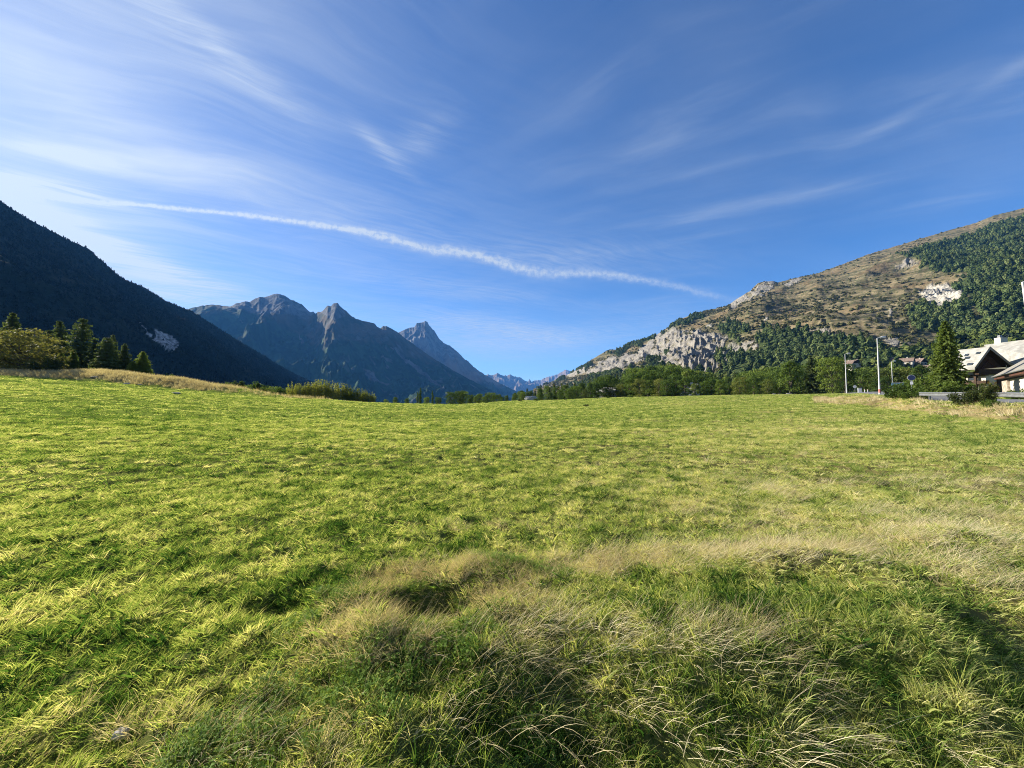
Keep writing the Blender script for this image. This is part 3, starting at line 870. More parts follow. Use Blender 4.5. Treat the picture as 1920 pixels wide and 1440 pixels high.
class MB:
    def __init__(s): s.v = []; s.q = []; s.t = []; s.n = 0
    def add(s, v, f):
        v = np.asarray(v, float); f = np.asarray(f, int)
        if len(f) == 0: return s
        (s.q if f.shape[1] == 4 else s.t).append(f + s.n); s.v.append(v); s.n += len(v); return s
    def box(s, a, b, rot=0.0, c=None):
        a, b = np.array(a, float), np.array(b, float)
        v = np.array([(x, y, z) for z in (a[2], b[2]) for y in (a[1], b[1]) for x in (a[0], b[0])])
        if c is not None: v = v + np.array(c)
        if rot:
            cc, ss = math.cos(rot), math.sin(rot); v = np.stack([v[:, 0] * cc - v[:, 1] * ss, v[:, 0] * ss + v[:, 1] * cc, v[:, 2]], 1)
        return s.add(v, [(0, 2, 3, 1), (4, 5, 7, 6), (0, 1, 5, 4), (2, 6, 7, 3), (0, 4, 6, 2), (1, 3, 7, 5)])
    def prism(s, poly, off):
        """polygon of 3-D points thickened by the vector off"""
        p = np.array(poly, float); n = len(p); o_ = np.array(off, float)
        v = np.concatenate([p, p + o_])
        for i in range(n): s.add(v, [(i, (i + 1) % n, n + (i + 1) % n, n + i)]) if False else None
        q_ = [(i, (i + 1) % n, n + (i + 1) % n, n + i) for i in range(n)]
        s.add(v, q_)
        if n == 4: s.q.append(np.array([(3, 2, 1, 0), (4, 5, 6, 7)]) + s.n - 2 * n)
        else: s.t.append(np.array([(0, i + 1, i) for i in range(1, n - 1)] + [(n, n + i, n + i + 1) for i in range(1, n - 1)]) + s.n - 2 * n)
        return s
    def tube(s, path, radii, sides=6): return s.add(*tube(path, radii, sides))
    def mesh(s, name, mat, smooth=False):
        fl = []
        if s.q: fl.append(np.concatenate(s.q))
        if s.t: fl.append(np.concatenate(s.t))
        return mesh_np(name, np.concatenate(s.v), fl, [mat], smooth=smooth)
    def build(s, name, mat, parent=None, smooth=False): return link(name, s.mesh(name, mat, smooth), parent=parent)


m_bark = plain('bark', (0.055, 0.045, 0.035), (0.11, 0.095, 0.075), 6.0, 0.95, 0.05, 0.6)
m_leafA = leafy('broad_leaves', (0.034, 0.058, 0.014), (0.072, 0.108, 0.022), (0.14, 0.175, 0.038), 0.32, 0.30)
m_leafB = leafy('yellowing_leaves', (0.030, 0.042, 0.014), (0.065, 0.080, 0.022), (0.17, 0.150, 0.045), 0.25, 0.8)
m_leafW = leafy('willow_leaves', (0.07, 0.085, 0.020), (0.16, 0.165, 0.036), (0.27, 0.25, 0.06), 0.4, 0.6)
m_leafY = leafy('pale_leaves', (0.045, 0.060, 0.016), (0.085, 0.105, 0.024), (0.15, 0.155, 0.040), 0.3, 0.4)
m_leafR = leafy('russet_leaves', (0.09, 0.07, 0.02), (0.17, 0.09, 0.03), (0.26, 0.13, 0.04), 0.35, 0.7)
m_need = leafy('spruce_needles', (0.045, 0.062, 0.026), (0.085, 0.108, 0.036), (0.14, 0.16, 0.055), 0.3, 0.45, 0.35, 1.3)
m_fir = leafy('bright_needles', (0.080, 0.112, 0.028), (0.16, 0.20, 0.040), (0.25, 0.28, 0.06), 0.42, 0.45, 0.35, 1.3)
m_pine = leafy('far_needles', (0.038, 0.062, 0.022), (0.075, 0.105, 0.034), (0.12, 0.145, 0.05), 0.12, 0.02, 0.7, 1.2)
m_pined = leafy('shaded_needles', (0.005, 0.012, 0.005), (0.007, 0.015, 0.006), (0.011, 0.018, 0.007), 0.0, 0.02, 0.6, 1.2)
m_scrub = leafy('scrub_leaves', (0.055, 0.060, 0.025), (0.085, 0.090, 0.034), (0.13, 0.115, 0.05), 0.15, 0.03, 0.8, 1.2)


def broadleaf(seed, H=10.0, Wd=7.0, low=0.12, ncards=3600, leaf=0.42, nblob=16, top=0.5):
    """unit: metres; crown of many sprays round several boughs, trunk with limbs"""
    r = np.random.default_rng(seed)
    tb = MB()
    h0 = H * (low + 0.10)
    path = [(0, 0, -0.4), (0.05 * H * r.normal() * .2, 0, h0 * .6), (0.03 * H * r.normal(), 0.02 * H * r.normal(), H * .45), (0.03 * H * r.normal(), 0.02 * H * r.normal(), H * .8)]
    tb.tube(path, [H * .028, H * .024, H * .015, H * .004], 8)
    cb_ = MB()
    blobs_ = []
    for i in range(nblob):
        a = i * 2.399963 + r.uniform(-.4, .4)
        zz = low + (0.93 - low) * ((i + 0.5) / nblob) ** 0.85
        env = math.sin(math.pi * min(1, max(0.04, (zz - low * .6) / (1.06 - low * .6))) ** top) ** 0.75
        rad_ = Wd * 0.5 * env * r.uniform(0.45, 0.80)
        c = np.array([math.cos(a) * rad_, math.sin(a) * rad_, H * zz * r.uniform(.93, 1.02)])
        br = np.array([Wd * r.uniform(.15, .24), Wd * r.uniform(.15, .24), H * r.uniform(.07, .13)])
        blobs_.append((c, br))
        s0 = np.array([0, 0, max(h0 * .7, c[2] * 0.55)])
        mid = (s0 + c) / 2 + np.array([0, 0, -H * .02])
        tb.tube([s0, mid, c], [H * .011, H * .007, H * .002], 5)
    wts = np.array([b[0] * b[1] for _, b in blobs_]); wts /= wts.sum()
    for (c, br), w in zip(blobs_, wts):
        k = int(ncards * w)
        d = r.normal(size=(k, 3)); d /= np.linalg.norm(d, axis=1)[:, None]
        d[:, 2] = np.where(d[:, 2] < -0.55, -d[:, 2], d[:, 2])
        lump = 1 + 0.32 * np.sin(d[:, 0] * 6 + seed) * np.cos(d[:, 1] * 7 + c[0]) + 0.15 * r.normal(size=k)
        pnt = c + d * br * (lump * r.uniform(0.72, 1.05, k))[:, None]
        nn = d + r.normal(size=(k, 3)) * 0.55; nn /= np.linalg.norm(nn, axis=1)[:, None]
        cb_.add(*cards(pnt, nn, leaf, 0.7, r))
    return tb, cb_


def conifer(seed, H=12.0, Wd=6.0, tiers=26, per=9, sprays=9, droop=0.25, low=0.04, leaf=0.55, power=0.85, ragged=0.25, lean=0.0):
    r = np.random.default_rng(seed)
    tb = MB()
    tb.tube([(0, 0, -0.4), (lean * H * .02, 0, H * .5), (lean * H * .05, 0, H * .985)], [H * .022, H * .013, H * .003], 8)
    cb_ = MB()
    for i in range(tiers):
        t = (i + r.uniform(-.3, .3)) / tiers; t = min(max(t, 0), .985)
        z = H * (low + (1 - low) * t)
        L = Wd * .5 * (1 - t) ** power * r.uniform(1 - ragged, 1 + ragged * .5) + 0.15
        nb_ = max(4, int(per * (0.5 + 0.5 * (1 - t))))
        a0 = r.uniform(0, 6.28)
        for b in range(nb_):
            a = a0 + b * 6.283 / nb_ + r.uniform(-.25, .25)
            Lb = L * r.uniform(.72, 1.12)
            dirv = np.array([math.cos(a), math.sin(a), 0]); side = np.array([-dirv[1], dirv[0], 0])
            rise = 0.18 * (t - .3)
            ns = max(3, int(sprays * (0.35 + 0.65 * (1 - t))))
            s_ = (np.arange(ns) + .5) / ns * r.uniform(.95, 1.05)
            zz = z + Lb * (rise * s_ - droop * s_ ** 2 + 0.12 * droop * s_ ** 6)
            c = np.array([lean * z * .05, 0, 0]) + dirv[None] * (s_ * Lb)[:, None]; c[:, 2] = zz
            if i % 3 == 0: tb.tube([c[0] * [0, 0, 1] + [lean * z * .05, 0, 0], c[-1]], [H * .004, H * .001], 4)
            for k in (-1, 1):
                w = (1 - s_ * .75)[:, None] * Lb * .22
                pt = c + side[None] * k * w * r.uniform(.3, 1, (ns, 1)) + r.normal(size=(ns, 3)) * 0.05
                pt[:, 2] -= r.uniform(0, .10, ns) * Lb * .6
                nn = np.tile(np.array([0, 0, 1.0]), (ns, 1)) + side[None] * k * .45 + dirv[None] * .3 + r.normal(size=(ns, 3)) * .35
                nn /= np.linalg.norm(nn, axis=1)[:, None]
                cb_.add(*cards(pt, nn, leaf * (0.55 + .45 * (1 - t)), 0.55, r))
            hang = c + [0, 0, -leaf * .22]
            nn = np.tile(side, (ns, 1)) + r.normal(size=(ns, 3)) * .3; nn /= np.linalg.norm(nn, axis=1)[:, None]
            cb_.add(*cards(hang, nn, leaf * .7, 0.5, r))
    return tb, cb_


def shrub(seed, H=2.5, Wd=3.0, ncards=1500, leaf=0.16, stems=14, upright=0.5):
    r = np.random.default_rng(seed)
    tb, cb_ = MB(), MB()
    per = ncards // stems
    for i in range(stems):
        a = r.uniform(0, 6.28); rr = Wd * .5 * math.sqrt(r.uniform(0, 1))
        h = H * r.uniform(.6, 1.0) * (1 - .45 * (2 * rr / Wd) ** 2)
        top = np.array([math.cos(a) * rr, math.sin(a) * rr, h])
        bot = np.array([top[0] * (0.25 + .5 * upright), top[1] * (0.25 + .5 * upright), -.1])
        mid = (bot * .45 + top * .55) + [0, 0, -h * .05]
        tb.tube([bot, mid, top], [.03, .02, .006], 4)
        t = r.uniform(.10, 1.0, per) ** .8
        c = bot * (1 - t)[:, None] + top * t[:, None] + r.normal(size=(per, 3)) * np.array([.17, .17, .11]) * Wd * .42 * (1.1 - .65 * t)[:, None]
        c[:, 2] = np.abs(c[:, 2]) + .03
        nn = r.normal(size=(per, 3)) + [0, 0, .4]; nn /= np.linalg.norm(nn, axis=1)[:, None]
        cb_.add(*cards(c, nn, leaf, 0.55, r))
    return tb, cb_


MESH = {}


def proto(key, pair, mleaf):
    t, c = pair
    MESH[key] = (t.mesh('trunk', m_bark, True), c.mesh('crown', mleaf))


for i in range(5): proto('broad%d' % i, broadleaf(100 + i, 10, [7.5, 8.5, 6.5, 9, 7][i], [.06, .04, .10, .05, .03][i], 3400, .42, [16, 20, 14, 22, 15][i], [.75, .85, .65, .9, .7][i]), m_leafA)
for i in range(2): proto('yellow%d' % i, broadleaf(120 + i, 8, 7.5, .03, 3000, .36, 16, .85), m_leafY)
for i in range(3): proto('spruce%d' % i, conifer(140 + i, 12, [5.6, 6.4, 5.0][i], [28, 32, 26][i], 11, 10, [.30, .22, .35][i], .03, .74, [.8, .9, .75][i], .3), m_need)
proto('cedar', conifer(150, 12, 10.5, 25, 12, 14, .14, .02, .85, .62, .38, .3), m_need)
proto('cedar2', conifer(151, 12, 9.5, 23, 11, 13, .12, .02, .82, .7, .45, -.9), m_need)
proto('fir', conifer(152, 12, 6.6, 46, 14, 12, .38, .01, .74, .62, .30), m_fir)
proto('poplar', broadleaf(160, 12, 2.2, .05, 1800, .36, 14, .6), m_leafA)
for i in range(3): proto('bush%d' % i, shrub(170 + i, 2.6, 3.2, 2600, .21, 20, .4), m_leafA)
for i in range(3): proto('willow%d' % i, shrub(180 + i, 4.6, 3.6, 2600, .22, 24, .85), m_leafW)
proto('gold', broadleaf(190, 5.2, 8.6, .02, 5200, .27, 22, .9), m_leafB)
proto('hawthorn', shrub(191, 2.4, 3.4, 3200, .17, 24, .35), m_leafB)
proto('russet', shrub(192, 4.5, 3.0, 2000, .2, 18, .7), m_leafR)
PH = dict(spruce=12, cedar=12, cedar2=12, fir=12, poplar=12, broad=10, yellow=8, bush=2.6, willow=4.6, gold=5.2, hawthorn=2.4, russet=4.5)


def plant(name, key, x, y, h, label, cat='tree', group=None, wide=1.0, rot=None, sink=0.05):
    base_h = PH[key.rstrip('0123456789')] if key not in PH else PH[key]
    s_ = h / base_h
    o_ = bpy.data.objects.new(name, None); COL.objects.link(o_)
    o_.empty_display_size = 0.3
    o_.location = (x, y, gz(x, y) - sink)
    o_.rotation_euler = (0, 0, random.uniform(0, 6.28) if rot is None else rot)
    o_.scale = (s_ * wide, s_ * wide, s_)
    o_['label'] = label; o_['category'] = cat
    if group: o_['group'] = group
    tr = bpy.data.objects.new('trunk' if name.endswith('tree') else 'stems', MESH[key][0]); COL.objects.link(tr); tr.parent = o_
    cr = bpy.data.objects.new('crown' if name.endswith('tree') else 'foliage', MESH[key][1]); COL.objects.link(cr); cr.parent = o_
    return o_


def plant_px(name, key, px, toppy, Y, label, **kw):
    g_ = at(px, Y)
    h = EYE + uv_dir(px, toppy)[1] * Y - g_[2]
    return plant(name, key, g_[0], g_[1], max(h, 0.5), label, **kw)


# left group on the bank
LG = 'dark conifers on the left bank'
plant_px('conifer_tree', 'spruce1', 14, 583, 82, 'layered spruce rising behind the yellow tree, farthest left of the dark conifers', group=LG, wide=1.25)
plant_px('conifer_tree', 'spruce0', 46, 613, 90, 'small spruce tip showing over the right shoulder of the yellow tree', group=LG, wide=1.1)
plant_px('conifer_tree', 'cedar', 86, 616, 84, 'dark conifer directly beside the right edge of the yellow tree', group=LG, wide=.80)
plant_px('conifer_tree', 'cedar2', 106, 597, 88, 'ragged conifer with a bent leaning tip beside the tallest dark conifer', group=LG, wide=.85)
plant_px('conifer_tree', 'cedar', 146, 593, 84, 'tallest and broadest dark conifer with a rounded top on the left bank', group=LG, wide=.72, rot=1.0)
plant_px('conifer_tree', 'spruce2', 172, 634, 80, 'slim lower conifer squeezed between the tallest and the two-tipped one', group=LG, wide=1.3)
plant_px('conifer_tree', 'cedar', 196, 630, 78, 'wide pointed conifer with spreading lower boughs in the middle of the bank', group=LG, wide=.98, rot=2.2)
plant_px('conifer_tree', 'spruce1', 206, 625, 86, 'conifer whose thin curved tip pokes above its wide neighbour', group=LG, wide=1.1, rot=.5)
plant_px('conifer_tree', 'spruce0', 229, 643, 80, 'small conifer at the right end of the dark clump', group=LG, wide=1.5)
plant_px('conifer_tree', 'fir', 133, 654, 76, 'short young conifer in front of the tallest dark conifer', group=LG, wide=1.0)
plant_px('conifer_tree', 'fir', 110, 660, 76, 'low green conifer at the foot of the dark clump near the yellow tree', group=LG, wide=1.1)
plant_px('conifer_tree', 'fir', 264, 658, 75, 'lone low conifer with yellow-green sides at the end of the bank', group=LG, wide=1.45)
plant_px('conifer_tree', 'fir', 245, 676, 74, 'little bushy conifer leaning on the lone conifer of the bank', group=LG, wide=1.7)
plant_px('yellow_tree', 'gold', 32, 619, 70, 'broad low tree with yellowing leaves and dark bent boughs on the bank', wide=1.12)
plant_px('yellow_tree', 'gold', -40, 628, 72, 'yellowing tree cut by the photo edge beside the broad yellow one', wide=1.1)
plant_px('shrub', 'hawthorn', 88, 664, 69, 'russet tinged low shrub at the right foot of the yellow tree', cat='shrub', wide=1.1)
plant_px('shrub', 'bush0', 312, 697, 72, 'small pale green shrub alone on the dry bank', cat='shrub', wide=1.2)
# low shrubs and willow thicket at the end of the bank
for k, (px, ty, Y, key, lab) in enumerate([
        (428, 711, 78, 'bush1', 'dark little shrub at the near end of the shrub row below the dry bank'),
        (447, 711, 76, 'bush2', 'round yellow-green shrub, second of the row below the dry bank'),
        (480, 711, 80, 'bush0', 'taller mid-green shrub in the middle of the row below the bank'),
        (507, 719, 78, 'bush1', 'dark rounded shrub just before the tall yellow-green thicket'),
        (528, 722, 76, 'bush2', 'low dull shrub touching the start of the tall thicket'),
        (462, 716, 82, 'bush1', 'shrub set back behind the round yellow-green one')]):
    plant_px('shrub', key, px, ty, Y, lab, cat='shrub', group='shrubs at the foot of the dry bank', wide=1.25)
TH = 'willow shrubs of the yellow-green thicket'
thick = [(548, 711, 72), (562, 714, 71), (577, 712, 72), (590, 706, 72), (597, 705, 73), (611, 708, 72), (624, 708, 72), (637, 712, 71), (650, 716, 71), (662, 720, 70), (674, 723, 70), (686, 727, 69), (697, 731, 69)]
ords = ['first', 'second', 'third', 'fourth', 'fifth', 'sixth', 'seventh', 'eighth', 'ninth', 'tenth', 'eleventh', 'twelfth', 'last']
for k, (px, ty, Y) in enumerate(thick):
    plant_px('willow_shrub', 'willow%d' % (k % 3), px, ty, Y, 'upright yellow-green willow shrub, %s counted from the bank end of the thicket' % ords[k], cat='shrub', group=TH, wide=.78)

# trees of the valley floor: nearer row then farther row
DIST = []
front = [
    # px, top py, depth, proto, label
    (724, 748, 150, 'broad0', 'tiny rounded tree just past the thicket at the meadow edge'),
    (742, 744, 155, 'broad2', 'small dull green tree between the thicket and the poplars'),
    (763, 746, 150, 'broad4', 'small low tree at the feet of the tall poplar'),
    (788, 727, 160, 'poplar', 'tallest thin poplar standing alone at the meadow edge'),
    (783, 735, 162, 'poplar', 'shorter poplar hugging the side of the tallest one'),
    (811, 732, 165, 'poplar', 'second thin poplar nearer the tree belt'),
    (800, 743, 150, 'broad1', 'pale low tree between the two thin poplars'),
    (822, 744, 150, 'broad3', 'small bushy tree just beyond the second poplar'),
    (846, 733, 118, 'broad1', 'dark rounded tree, first big one of the belt after the poplars'),
    (862, 731, 120, 'broad3', 'dark domed tree behind the first big belt tree'),
]
for px, ty, Y, key, lab in front:
    plant_px('poplar_tree' if key == 'poplar' else 'broadleaf_tree', key, px, ty, Y, lab, group='trees along the far meadow edge')
tops = [(870, 730), (885, 737), (905, 735), (925, 736), (945, 740), (965, 737), (985, 726), (1000, 729), (1020, 725), (1045, 718), (1062, 720), (1080, 716), (1100, 713), (1120, 705), (1142, 705), (1160, 702), (1180, 696), (1200, 691), (1225, 684), (1245, 688), (1265, 684),
        (1290, 690), (1310, 697), (1340, 702), (1365, 705), (1390, 700), (1410, 696), (1440, 692), (1460, 690), (1480, 683), (1500, 690), (1523, 682), (1545, 672), (1580, 667), (1600, 690), (1640, 698), (1690, 690), (1740, 690), (1800, 700)]
tx, ty_ = zip(*tops)
marks = [(995, 'the gap below the far range'), (1100, 'the low end of the belt'), (1190, 'the pale lower cliff'), (1270, 'the big pale cliff'), (1350, 'the white hut'), (1440, 'the pine wood above'), (1520, 'the tall dark spruce'), (1620, 'the street lamps')]
ordl = ['first', 'second', 'third', 'fourth', 'fifth', 'sixth', 'seventh', 'eighth', 'ninth', 'tenth', 'eleventh', 'twelfth', 'thirteenth', 'fourteenth', 'fifteenth', 'sixteenth', 'seventeenth', 'eighteenth']
cnt = {}


def mark_of(px):
    for lim, nm in marks:
        if px < lim: return nm
    return 'the road'


def belt(row, px, frac, Y, keys, adj):
    tp = float(np.interp(px, tx, ty_))
    basepy = float(project(*[np.array(v_) for v_ in at(px, Y)])[1])
    top = basepy - (basepy - tp) * frac
    key = random.choice(keys)
    nm = 'conifer_tree' if key.startswith('spruce') or key == 'fir' else 'broadleaf_tree'
    g_ = at(px, Y)
    mk = mark_of(px); kk = (row, mk); cnt[kk] = cnt.get(kk, 0) + 1
    kind = 'conifer' if nm[0] == 'c' else 'leafy tree'
    lab = '%s %s, %s in the %s row by %s' % (adj, kind, ordl[min(cnt[kk] - 1, 17)], row, mk)
    plant_px(nm, key, px, top, Y, lab, group='trees of the valley belt, %s row' % row, wide=random.uniform(.85, 1.2))


x_ = 880.0
while x_ < 1500:
    belt('front', x_, random.uniform(.50, .80), random.uniform(128, 142) if x_ > 1000 else random.uniform(122, 130), ['broad0', 'broad1', 'broad2', 'broad3', 'broad4', 'broad0', 'yellow0'], random.choice(['low rounded', 'bushy', 'mid-green rounded']))
    x_ += random.uniform(12, 21)
x_ = 868.0
while x_ < 1520:
    belt('middle', x_, random.uniform(.82, .98), random.uniform(150, 170), ['broad0', 'broad1', 'broad2', 'broad3', 'broad4', 'spruce0'], random.choice(['dark green', 'mid-green', 'deep green']))
    x_ += random.uniform(12, 19)
x_ = 900.0
while x_ < 1560:
    belt('back', x_, random.uniform(.98, 1.10), random.uniform(185, 215), ['broad1', 'broad3', 'spruce1', 'spruce2', 'broad2', 'spruce0'] if x_ < 1240 else ['broad1', 'broad3', 'broad2', 'broad0', 'spruce1'], random.choice(['tall dark', 'taller green', 'tall narrow']))
    x_ += random.uniform(10, 15)
for px, ty, Y, key, lab, wd in [
        (1482, 677, 125, 'broad2', 'tall pointed green tree before the pine wood', 1.0),
        (1523, 664, 128, 'spruce1', 'tall dark spruce with drooping boughs near the big round tree', 1.15),
        (1505, 690, 130, 'broad1', 'dark shaded tree between the pointed tree and the tall spruce', 1.1),
        (1562, 668, 112, 'broad3', 'large dense round tree beside the farthest street lamp', .82),
        (1586, 682, 114, 'broad0', 'full green tree directly behind the farthest street lamp', .95),
        (1612, 690, 135, 'broad1', 'dark shaded tree in the hollow past the farthest lamp', 1.2),
        (1636, 686, 140, 'broad4', 'bright green tree seen just before the nearest tall lamp', 1.1),
        (1668, 688, 128, 'yellow0', 'sunny yellow-green tree behind the thin lamp', 1.0),
        (1690, 686, 132, 'broad3', 'rounded green tree behind the blue road sign', 1.0),
        (1712, 690, 126, 'yellow1', 'brownish green tree behind the round sign', 1.0),
        (1733, 684, 120, 'broad2', 'green tree with reddish patches beside the big fir', 1.0),
        (1650, 705, 118, 'broad0', 'low dark tree behind the road bend', 1.2),
        (1440, 709, 118, 'yellow0', 'low yellow-green tree at the meadow edge under the pine wood', .9),
        (1388, 708, 118, 'yellow1', 'yellowish tree with a tan crown at the meadow edge', 1.0),
        (1352, 712, 122, 'broad2', 'short pale green tree in front of the white hut', 1.0)]:
    plant_px('conifer_tree' if key.startswith('spr') else 'broadleaf_tree', key, px, ty, Y, lab, wide=wd)
plant_px('fir_tree', 'fir', 1779, 600, 58, 'big bright fir standing between the road and the houses', wide=.86)
plant_px('fir_tree', 'spruce1', 1768, 640, 66, 'darker conifer half hidden behind the big bright fir', wide=1.1)
# bushes by the road
for px, ty, Y, key, lab, wd in [
        (1688, 714, 41, 'bush0', 'spreading green bush on the bank in front of the round sign', 1.5),
        (1712, 722, 38, 'bush1', 'dark tangled bush on the bank before the guardrail begins', 1.35),
        (1735, 733, 36, 'hawthorn', 'brownish bush at the foot of the bank by the guardrail end', 1.2),
        (1668, 735, 44, 'bush2', 'low bush on the bank beside the nearest lamp', 1.4),
        (1820, 720, 27.6, 'hawthorn', 'spiky yellow-green bush growing through the guardrail', 1.15),
        (1846, 711, 27.0, 'hawthorn', 'taller bush beside the spiky one at the guardrail', .8),
        (1856, 742, 25.0, 'bush1', 'dark low bush on the bank just below the guardrail', 1.0),
        (1735, 700, 52, 'bush2', 'bluish green shrub behind the guardrail under the big fir', 1.5),
        (1760, 706, 50, 'bush0', 'dense green shrub behind the guardrail, beneath the fir boughs', 1.5),
        (1788, 708, 50, 'bush1', 'dark green shrub between the fir and the chalet', 1.4),
        (1716, 704, 54, 'bush1', 'shrub behind the round sign at the road side', 1.5),
        (1856, 704, 52, 'russet', 'slender red and orange leaved bush before the chalet', 1.0),
        (1912, 724, 40, 'bush0', 'green hedge bush against the cream wall', 1.3),
        (1895, 733, 42, 'bush2', 'small hedge bush at the foot of the cream wall', 1.2)]:
    plant_px('bush', key, px, ty, Y, lab, cat='bush', wide=wd)
for px, ty, Y, lab in [(1099, 767, 60, 'small weedy tuft alone in the green meadow'), (975, 747, 112, 'dark scrubby tuft at the far meadow edge'), (1005, 745, 116, 'pair of low dark bushes at the far meadow edge'), (1060, 747, 112, 'low olive bush just ahead of the tree belt'),
                       (1122, 745, 112, 'brown low bush ahead of the tree belt'), (1140, 742, 114, 'rounded dull bush ahead of the tree belt'), (1182, 738, 114, 'dark low bush under the pale lower cliff'), (912, 754, 86, 'tiny dark tuft at the lowest part of the meadow edge')]:
    plant_px('bush', random.choice(['bush0', 'bush1', 'bush2', 'hawthorn']), px, ty, Y, lab, cat='bush', wide=1.4)

# ------------------------------------------------------------------ scattered growth (geometry nodes on point meshes)
def scatter(name, pts_, rot, scale, var, protos, tint, label, cat):
    n = len(pts_)
    me = mesh_np(name, pts_, [], [], {'rot': rot, 'scl': scale, 'tint': tint})
    at_ = me.attributes.new('var', 'INT', 'POINT'); at_.data.foreach_set('value', np.asarray(var, np.int32))
    o_ = link(name, me, label, cat, kind='stuff')
    ng = bpy.data.node_groups.new(name + '_nodes', 'GeometryNodeTree')
    ng.interface.new_socket('Geometry', in_out='INPUT', socket_type='NodeSocketGeometry')
    ng.interface.new_socket('Geometry', in_out='OUTPUT', socket_type='NodeSocketGeometry')
    N = ng.nodes; L = ng.links
    gi = N.new('NodeGroupInput'); go = N.new('NodeGroupOutput'); jn = N.new('GeometryNodeJoinGeometry')
    def named(nm, dt):
        nd = N.new('GeometryNodeInputNamedAttribute'); nd.data_type = dt; nd.inputs['Name'].default_value = nm; return nd.outputs['Attribute']
    rt, sc_, vr = named('rot', 'FLOAT_VECTOR'), named('scl', 'FLOAT_VECTOR'), named('var', 'INT')
    for i, pm in enumerate(protos):
        ob = bpy.data.objects.new(name + '_source', pm)
        oi = N.new('GeometryNodeObjectInfo'); oi.inputs['Object'].default_value = ob; oi.inputs['As Instance'].default_value = True
        cmp_ = N.new('FunctionNodeCompare'); cmp_.data_type = 'INT'; cmp_.operation = 'EQUAL'
        L.new(vr, cmp_.inputs[2]); cmp_.inputs[3].default_value = i
        ip = N.new('GeometryNodeInstanceOnPoints')
        L.new(gi.outputs[0], ip.inputs['Points']); L.new(cmp_.outputs[0], ip.inputs['Selection'])
        L.new(oi.outputs['Geometry'], ip.inputs['Instance']); L.new(rt, ip.inputs['Rotation']); L.new(sc_, ip.inputs['Scale'])
        L.new(ip.outputs[0], jn.inputs[0])
    L.new(jn.outputs[0], go.inputs[0])
    md = o_.modifiers.new('growth', 'NODES'); md.node_group = ng
    return o_


def far_tree(seed, H, Wd, k, mat, kind='cone'):
    r = np.random.default_rng(seed)
    mb = MB()
    t = r.uniform(0, 1, k) ** 0.9
    a = r.uniform(0, 6.283, k)
    if kind == 'cone': rr = Wd * .5 * (1 - t) ** .8 * r.uniform(.55, 1.05, k); z = H * (.05 + .95 * t)
    else: rr = Wd * .5 * np.sin(np.pi * np.clip(t * .9 + .1, 0, 1)) ** .5 * r.uniform(.6, 1.05, k); z = H * (.06 + .94 * t)
    c = np.stack([np.cos(a) * rr, np.sin(a) * rr, z], 1)
    n = np.stack([np.cos(a), np.sin(a), np.full(k, .55 if kind == 'cone' else .6)], 1) + r.normal(size=(k, 3)) * .45
    n /= np.linalg.norm(n, axis=1)[:, None]
    mb.add(*cards(c, n, Wd * .42, .75, r))
    mb.tube([(0, 0, -H * .1), (0, 0, H * .9)], [Wd * .05, Wd * .02], 4)
    return mb.mesh('far_tree', mat)


def hill_points(Hh, n, accept, seed, tmax=1.0):
    r = np.random.default_rng(seed)
    X, Y, Z = Hh['X'], Hh['Y'], Hh['Z']; nr_, nc_ = X.shape
    nt = Hh['nt']
    # weight cells by area
    ax = np.hypot(X[1:, :-1] - X[:-1, :-1], Y[1:, :-1] - Y[:-1, :-1]) * np.hypot(X[:-1, 1:] - X[:-1, :-1], Y[:-1, 1:] - Y[:-1, :-1])
    vis = ((Hh['PX'][:-1, :-1] > -250) & (Hh['PX'][:-1, :-1] < 2150))
    w = (ax * vis).ravel(); w[(nt + 4) * (nc_ - 1):] = 0
    idx = r.choice(len(w), n, p=w / w.sum())
    i, j = idx // (nc_ - 1), idx % (nc_ - 1)
    s_, t = r.uniform(0, 1, n), r.uniform(0, 1, n)
    def sm(A): return (A[i, j] * (1 - s_) + A[i, j + 1] * s_) * (1 - t) + (A[i + 1, j] * (1 - s_) + A[i + 1, j + 1] * s_) * t
    x, y, z = sm(X), sm(Y), sm(Z)
    PX, PY = project(x, y, z)
    k = accept(x, y, z, PX, PY, sm, r)
    return np.stack([x[k], y[k], z[k]], 1)


def rsv(n, r, lo, hi, sx=1.0):
    s_ = r.uniform(lo, hi, n)
    return np.stack([s_ * sx * r.uniform(.85, 1.2, n), s_ * sx * r.uniform(.85, 1.2, n), s_], 1)


# pine woods of the right hill
far_p = [far_tree(300, 11, 5.2, 110, m_pine), far_tree(301, 9, 6.0, 110, m_pine, 'round'), far_tree(302, 10, 5.6, 110, m_pine, 'round')]
far_b = [far_tree(310 + i, 8, 7.5, 120, leafy('far_leaves', (0.035, 0.055, 0.016), (0.065, 0.09, 0.022), (0.11, 0.13, 0.035), 0.2, 0.02, 0.9, 1.2) if i == 0 else bpy.data.materials['far_leaves'], 'round') for i in range(2)]


def acc_forest(x, y, z, PX, PY, sm, r):
    m = poly_soft(PX, PY, FORESTS, 15, 0.04, 73) > .5
    bare_ = fbm(PX * 0.06, PY * 0.11, 4, 200) > 0.26
    return m & ~(bare_ & (r.uniform(0, 1, len(x)) < .8)) & (sm(RH['rock']) < .6)


fp = hill_points(RH, 60000, acc_forest, 21)[:17000]
r_ = np.random.default_rng(1)
scatter('pine_forest', fp - [0, 0, .8], np.stack([r_.normal(0, .05, len(fp)), r_.normal(0, .05, len(fp)), r_.uniform(0, 6.28, len(fp))], 1), rsv(len(fp), r_, .55, 1.25), r_.integers(0, 3, len(fp)), far_p, r_.uniform(0, 1, len(fp)),
        'dark pine woods covering the sunlit rocky hillside', 'forest')


